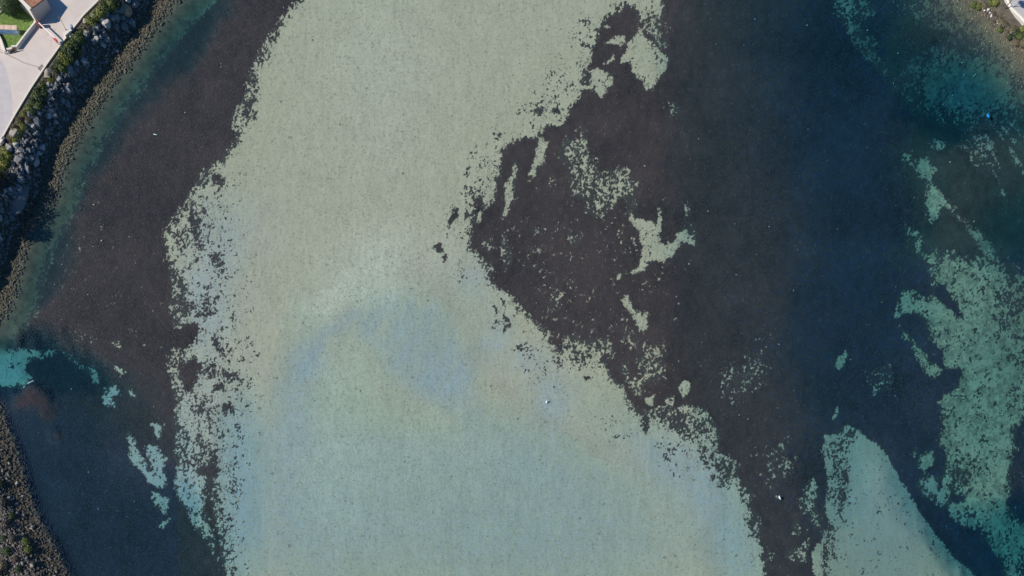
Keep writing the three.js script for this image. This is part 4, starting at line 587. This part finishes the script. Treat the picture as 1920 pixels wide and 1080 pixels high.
// ---------------------------------------------------------------- right bank
{
  const hR = 1.2, edge = flat([1868, -60, 1884, 2, 1898, 22, 1912, 38, 1930, 62, 1990, 120, 2120, 220, 2500, 330, 2500, -330, 1868, -330], hR);
  kind(mesh('path', planUV(slab(edge, 0.4), 0, 0, 70, 70), new THREE.MeshStandardMaterial({ map: noiseMap(0.5, 0.45, 0.4, 40, 0.14), roughness: 0.92 })), 'structure');
  kind(mesh('kerb', strip(flat([1880, -20, 1896, 16, 1912, 31, 1930, 50, 2000, 110, 2120, 200], hR), 0.26, 0.2), mat(0.66, 0.61, 0.53, side2)), 'structure');
  const road = slab(flat([1884, -22, 1899, 14, 1914, 28, 1932, 47, 2002, 107, 2122, 196, 2500, 290, 2500, -330, 1884, -330], hR + 0.006), 0.004);
  kind(mesh('road', planUV(road, 0, 0, 60, 60), new THREE.MeshStandardMaterial({ map: noiseMap(0.44, 0.42, 0.41, 30, 0.12), roughness: 0.92 })), 'structure');
  let n = 0;
  for (const [x, y, r] of [[1848, 16, 0.3], [1853, 18, 0.42], [1857, 22, 0.26], [1861, 27, 0.34], [1865, 31, 0.3], [1868, 34, 0.36], [1871, 37, 0.32], [1873, 40, 0.3], [1845, 13, 0.24], [1891, 53, 0.28], [1896, 58, 0.3], [1904, 62, 0.26], [1838, 8, 0.22], [1876, 43, 0.22]]) { const o = boulder(x, y, 0.5, r, 1, 'pale white stone in the row along the upper right shore', 'white stones along the upper right shore', 'shore_stone'); o.material = whiteStone(); o.userData.label = (r > 0.4 ? 'largest pale white stone' : r > 0.33 ? 'bigger pale white stone' : r > 0.27 ? 'pale white stone' : 'smaller pale white stone') + (x < 1850 ? ' at the upper end of' : x < 1864 ? ' near the upper end of' : x < 1880 ? ' in the middle of' : ' at the lower end of') + ' the upper right shore row'; o.userData.group = 'stones: ' + o.userData.label; n++; }
  for (const [x, y, r, m, l] of [[1868, 2, 0.8, 2, 0], [1861, 0, 0.7, 1, 0], [1852, 4, 0.7, 3, 0], [1842, 2, 0.7, 1, 0], [1832, -2, 0.7, 1, 0], [1858, 12, 0.5, 5, 0], [1868, 18, 0.5, 5, 0], [1872, 26, 0.7, 5, 0], [1879, 30, 0.7, 3, 0], [1884, 36, 0.8, 3, 0], [1890, 40, 0.7, 5, 0], [1896, 46, 0.7, 3, 0], [1882, 45, 0.6, 1, 0], [1904, 50, 0.8, 3, 0], [1910, 56, 0.9, 4, 0], [1916, 62, 0.8, 1, 0], [1920, 52, 0.7, 2, 0], [1900, 60, 0.6, 4, 0], [1924, 76, 0.9, 3, 0], [1912, 72, 0.7, 3, 0], [1932, 90, 0.9, 1, 0]]) shrub(x, y, 1.2, r * 0.9, m, (x < 1850 ? 'leftmost ' : x < 1870 ? 'upper ' : x < 1886 ? 'middle ' : x < 1905 ? 'lower ' : 'rightmost ') + ['', 'green shrub on the upper right bank', 'yellow green shrub on the upper right bank', 'brown scrub on the upper right bank', 'dark green shrub on the upper right bank', 'grey brown scrub on the upper right bank'][m], undefined, 0.8), groupLast();
  const t = thing('small_tree', 'thin leaning tree beside the path in the upper right corner', 'tree', at(1884, 14, hR));
  mesh('trunk', merge([tube([V(0, 0, 0), V(0.25, 0.7, 0.05), V(0.7, 1.7, -0.1)], 0.09, 0.05), tube([V(0.35, 0.9, 0), V(0.3, 1.5, -0.4), V(0.1, 2.0, -0.6)], 0.045, 0.02), tube([V(0.6, 1.5, 0), V(1.0, 1.9, 0.1), V(1.3, 2.3, 0.1)], 0.04, 0.015)]), bark, t);
  const a = leafCloud(420, 0.55, 0.4, 0.5, 0.1, 0.3); a.translate(0.75, 2.0, -0.1); const b = leafCloud(260, 0.45, 0.32, 0.4, 0.09, 0.3); b.translate(1.3, 2.35, 0.1); const c2 = leafCloud(260, 0.4, 0.3, 0.4, 0.09, 0.3); c2.translate(0.1, 2.05, -0.6);
  mesh('crown', merge([a, b, c2]), leafMats[4], t);
  const u = thing('small_tree', 'dark leafy tree crown at the top edge beside the path', 'tree', at(1866, -14, hR)); mesh('trunk', tube([V(0, 0, 0), V(0.05, 0.8, 0), V(0, 1.8, 0)], 0.1, 0.05), bark, u); const g3 = leafCloud(900, 0.9, 0.8, 0.9, 0.11, 0.4); g3.translate(0, 2.1, 0); mesh('crown', g3, leafMats[4], u);
}
function groupLast() { const o = scene.children.at(-1); o.userData.group = 'shrubs: ' + o.userData.label; }
function whiteStone() { return whiteStone.m ??= new THREE.MeshStandardMaterial({ color: new THREE.Color().setRGB(0.72, 0.67, 0.6), roughness: 0.9, flatShading: true }); }

// ---------------------------------------------------------------- small things in and on the water
{
  // wading bird: one smooth body with neck and head, then bill, eyes and legs
  const mc = new MarchingCubes(56, new THREE.MeshStandardMaterial(), false, false, 60000), n = 56, F = mc.field, cap = (p, a, b, ra, rb) => { const ab = b.clone().sub(a), t = clamp(p.clone().sub(a).dot(ab) / ab.lengthSq()); return p.distanceTo(a.clone().addScaledVector(ab, t)) - lerp(ra, rb, t); };
  const bones = [[V(-0.42, 0.02, 0), V(0.02, 0.12, 0), 0.1, 0.24], [V(0.02, 0.12, 0), V(0.32, 0.16, 0), 0.24, 0.15], [V(0.3, 0.2, 0), V(0.42, 0.4, 0), 0.12, 0.075], [V(0.42, 0.4, 0), V(0.36, 0.6, 0), 0.075, 0.06], [V(0.36, 0.62, 0), V(0.5, 0.66, 0), 0.085, 0.06], [V(-0.4, 0.03, 0), V(-0.72, -0.05, 0), 0.1, 0.035], [V(0.1, 0.12, 0.16), V(-0.5, 0.02, 0.1), 0.12, 0.04], [V(0.1, 0.12, -0.16), V(-0.5, 0.02, -0.1), 0.12, 0.04]];
  for (let k = 0; k < n; k++) for (let j = 0; j < n; j++) for (let i = 0; i < n; i++) { const p = V(i / n * 2 - 1, j / n * 2 - 1, k / n * 2 - 1); let s = 0; for (const [a, b, ra, rb] of bones) s += Math.exp(-cap(p, a, b, ra, rb) * 32); F[i + j * n + k * n * n] = Math.log(s) / 32; }
  mc.isolation = 0; mc.update();
  const body = new THREE.BufferGeometry(), cnt = mc.count ?? mc.geometry.drawRange.count; body.setAttribute('position', new THREE.BufferAttribute(mc.positionArray.slice(0, cnt * 3), 3)); body.setAttribute('normal', new THREE.BufferAttribute(mc.normalArray.slice(0, cnt * 3), 3));
  const sc = 0.44, hgt = 0.24; body.scale(sc, sc, sc); body.translate(0, hgt, 0); body.computeVertexNormals();
  const [x, y] = plan(1025, 753, 0.1), t = thing('white_bird', 'small white wading bird standing on the pale sand flat', 'bird', V(wx(x), groundAt(x, y), wz(y)), 1.2), dark = mat(0.03, 0.03, 0.03);
  mesh('body', body, mat(0.85, 0.85, 0.83, { roughness: 0.8 }), t);
  mesh('bill', new THREE.ConeGeometry(0.018, 0.1, 7).rotateZ(-Math.PI / 2).translate(0.28, hgt + 0.285, 0), dark, t);
  for (const s of [-1, 1]) { mesh('eye', new THREE.SphereGeometry(0.008, 8, 6).translate(0.2, hgt + 0.295, s * 0.03), dark, t); mesh('leg', tube([V(0, 0, s * 0.04), V(-0.02, 0.12, s * 0.04), V(0.01, 0.22, s * 0.04)], 0.01, 0.012, 6), dark, t); for (const a of [-0.5, 0, 0.5, 3]) mesh('toe', tube([V(0, 0.006, s * 0.04), V(0.03 * Math.cos(a), 0.006, s * 0.04 + 0.03 * Math.sin(a)), V(0.06 * Math.cos(a), 0.004, s * 0.04 + 0.06 * Math.sin(a))], 0.006, 0.004, 5), dark, t); }
  const b = copy(t, 'white wading bird standing over the dark weed at lower right'), q = plan(1462, 933, 0.1); b.position.set(wx(q[0]), Math.max(-0.26, groundAt(...q)), wz(q[1])); b.rotation.y = 2.2; b.scale.setScalar(1.25); b.position.y = -0.3;
  const pole = mat(0.75, 0.85, 0.78), pv = [[52.5, 720], [56, 717.2], [59.5, 715.3], [63, 714]].map(([a, c]) => at(a, c, -0.12));
  tag(mesh('bent_pole', tube(pv, 0.07, 0.05), pole), 'pale bent pole lying in the pool near the left shore', 'pole');
  tag(mesh('driftwood', tube([[288, 251.4], [291, 252.2], [294, 252.6]].map(([a, c]) => at(a, c, -0.1)), 0.08, 0.05), pole), 'pale stick over the dark weed at left', 'stick');
  const bag = new THREE.IcosahedronGeometry(1, 3), bp = bag.attributes.position; for (let i = 0; i < bp.count; i++) { const k = 0.7 + 0.5 * vnoise(bp.getX(i) * 3 + 9, bp.getZ(i) * 3 + bp.getY(i) * 2 + 9, 4); bp.setXYZ(i, bp.getX(i) * k * 0.22, bp.getY(i) * k * 0.1, bp.getZ(i) * k * 0.4); } bag.computeVertexNormals();
  const bo = tag(mesh('plastic_bag', bag, mat(0.03, 0.28, 0.62, { roughness: 0.4 })), 'bright blue scrap of plastic under water near the right edge', 'plastic scrap'); bo.position.copy(at(1853, 217, -0.75)); bo.rotation.y = 0.5;
  // scattered shells and pale stones on the weed
  const list = []; for (let k = 0; k < 80; k++) { const x = rr(60, 1900), y = rr(10, 1070); if (weed[Math.round(y - TY) * TW + Math.round(x - TX)]) list.push([x, y, rr(0.07, 0.16)]); }
  for (const [x, y] of [[1816, 127], [1834, 130], [1795, 164], [1807, 181], [1777, 181], [1690, 88], [1632, 45], [1784, 300], [1836, 128], [1810, 107]]) list.push([x, y, 0.16]);
  const o = new THREE.InstancedMesh(stones[1], mat(0.42, 0.4, 0.36), list.length), M = new THREE.Matrix4(), Q = new THREE.Quaternion(); list.forEach(([x, y, r], i) => o.setMatrixAt(i, M.compose(V(wx(x), groundAt(x, y) + 0.16, wz(y)), Q.setFromAxisAngle(V(0, 1, 0), rr(0, 6)), V(r * 1.4, r * 0.6, r))));
  o.name = 'shells'; o.castShadow = o.receiveShadow = true; kind(tag(o, 'tiny pale shells and stones dotted over the dark weed', 'shells'), 'stuff'); scene.add(o);
}
renderer.render(scene, camera);
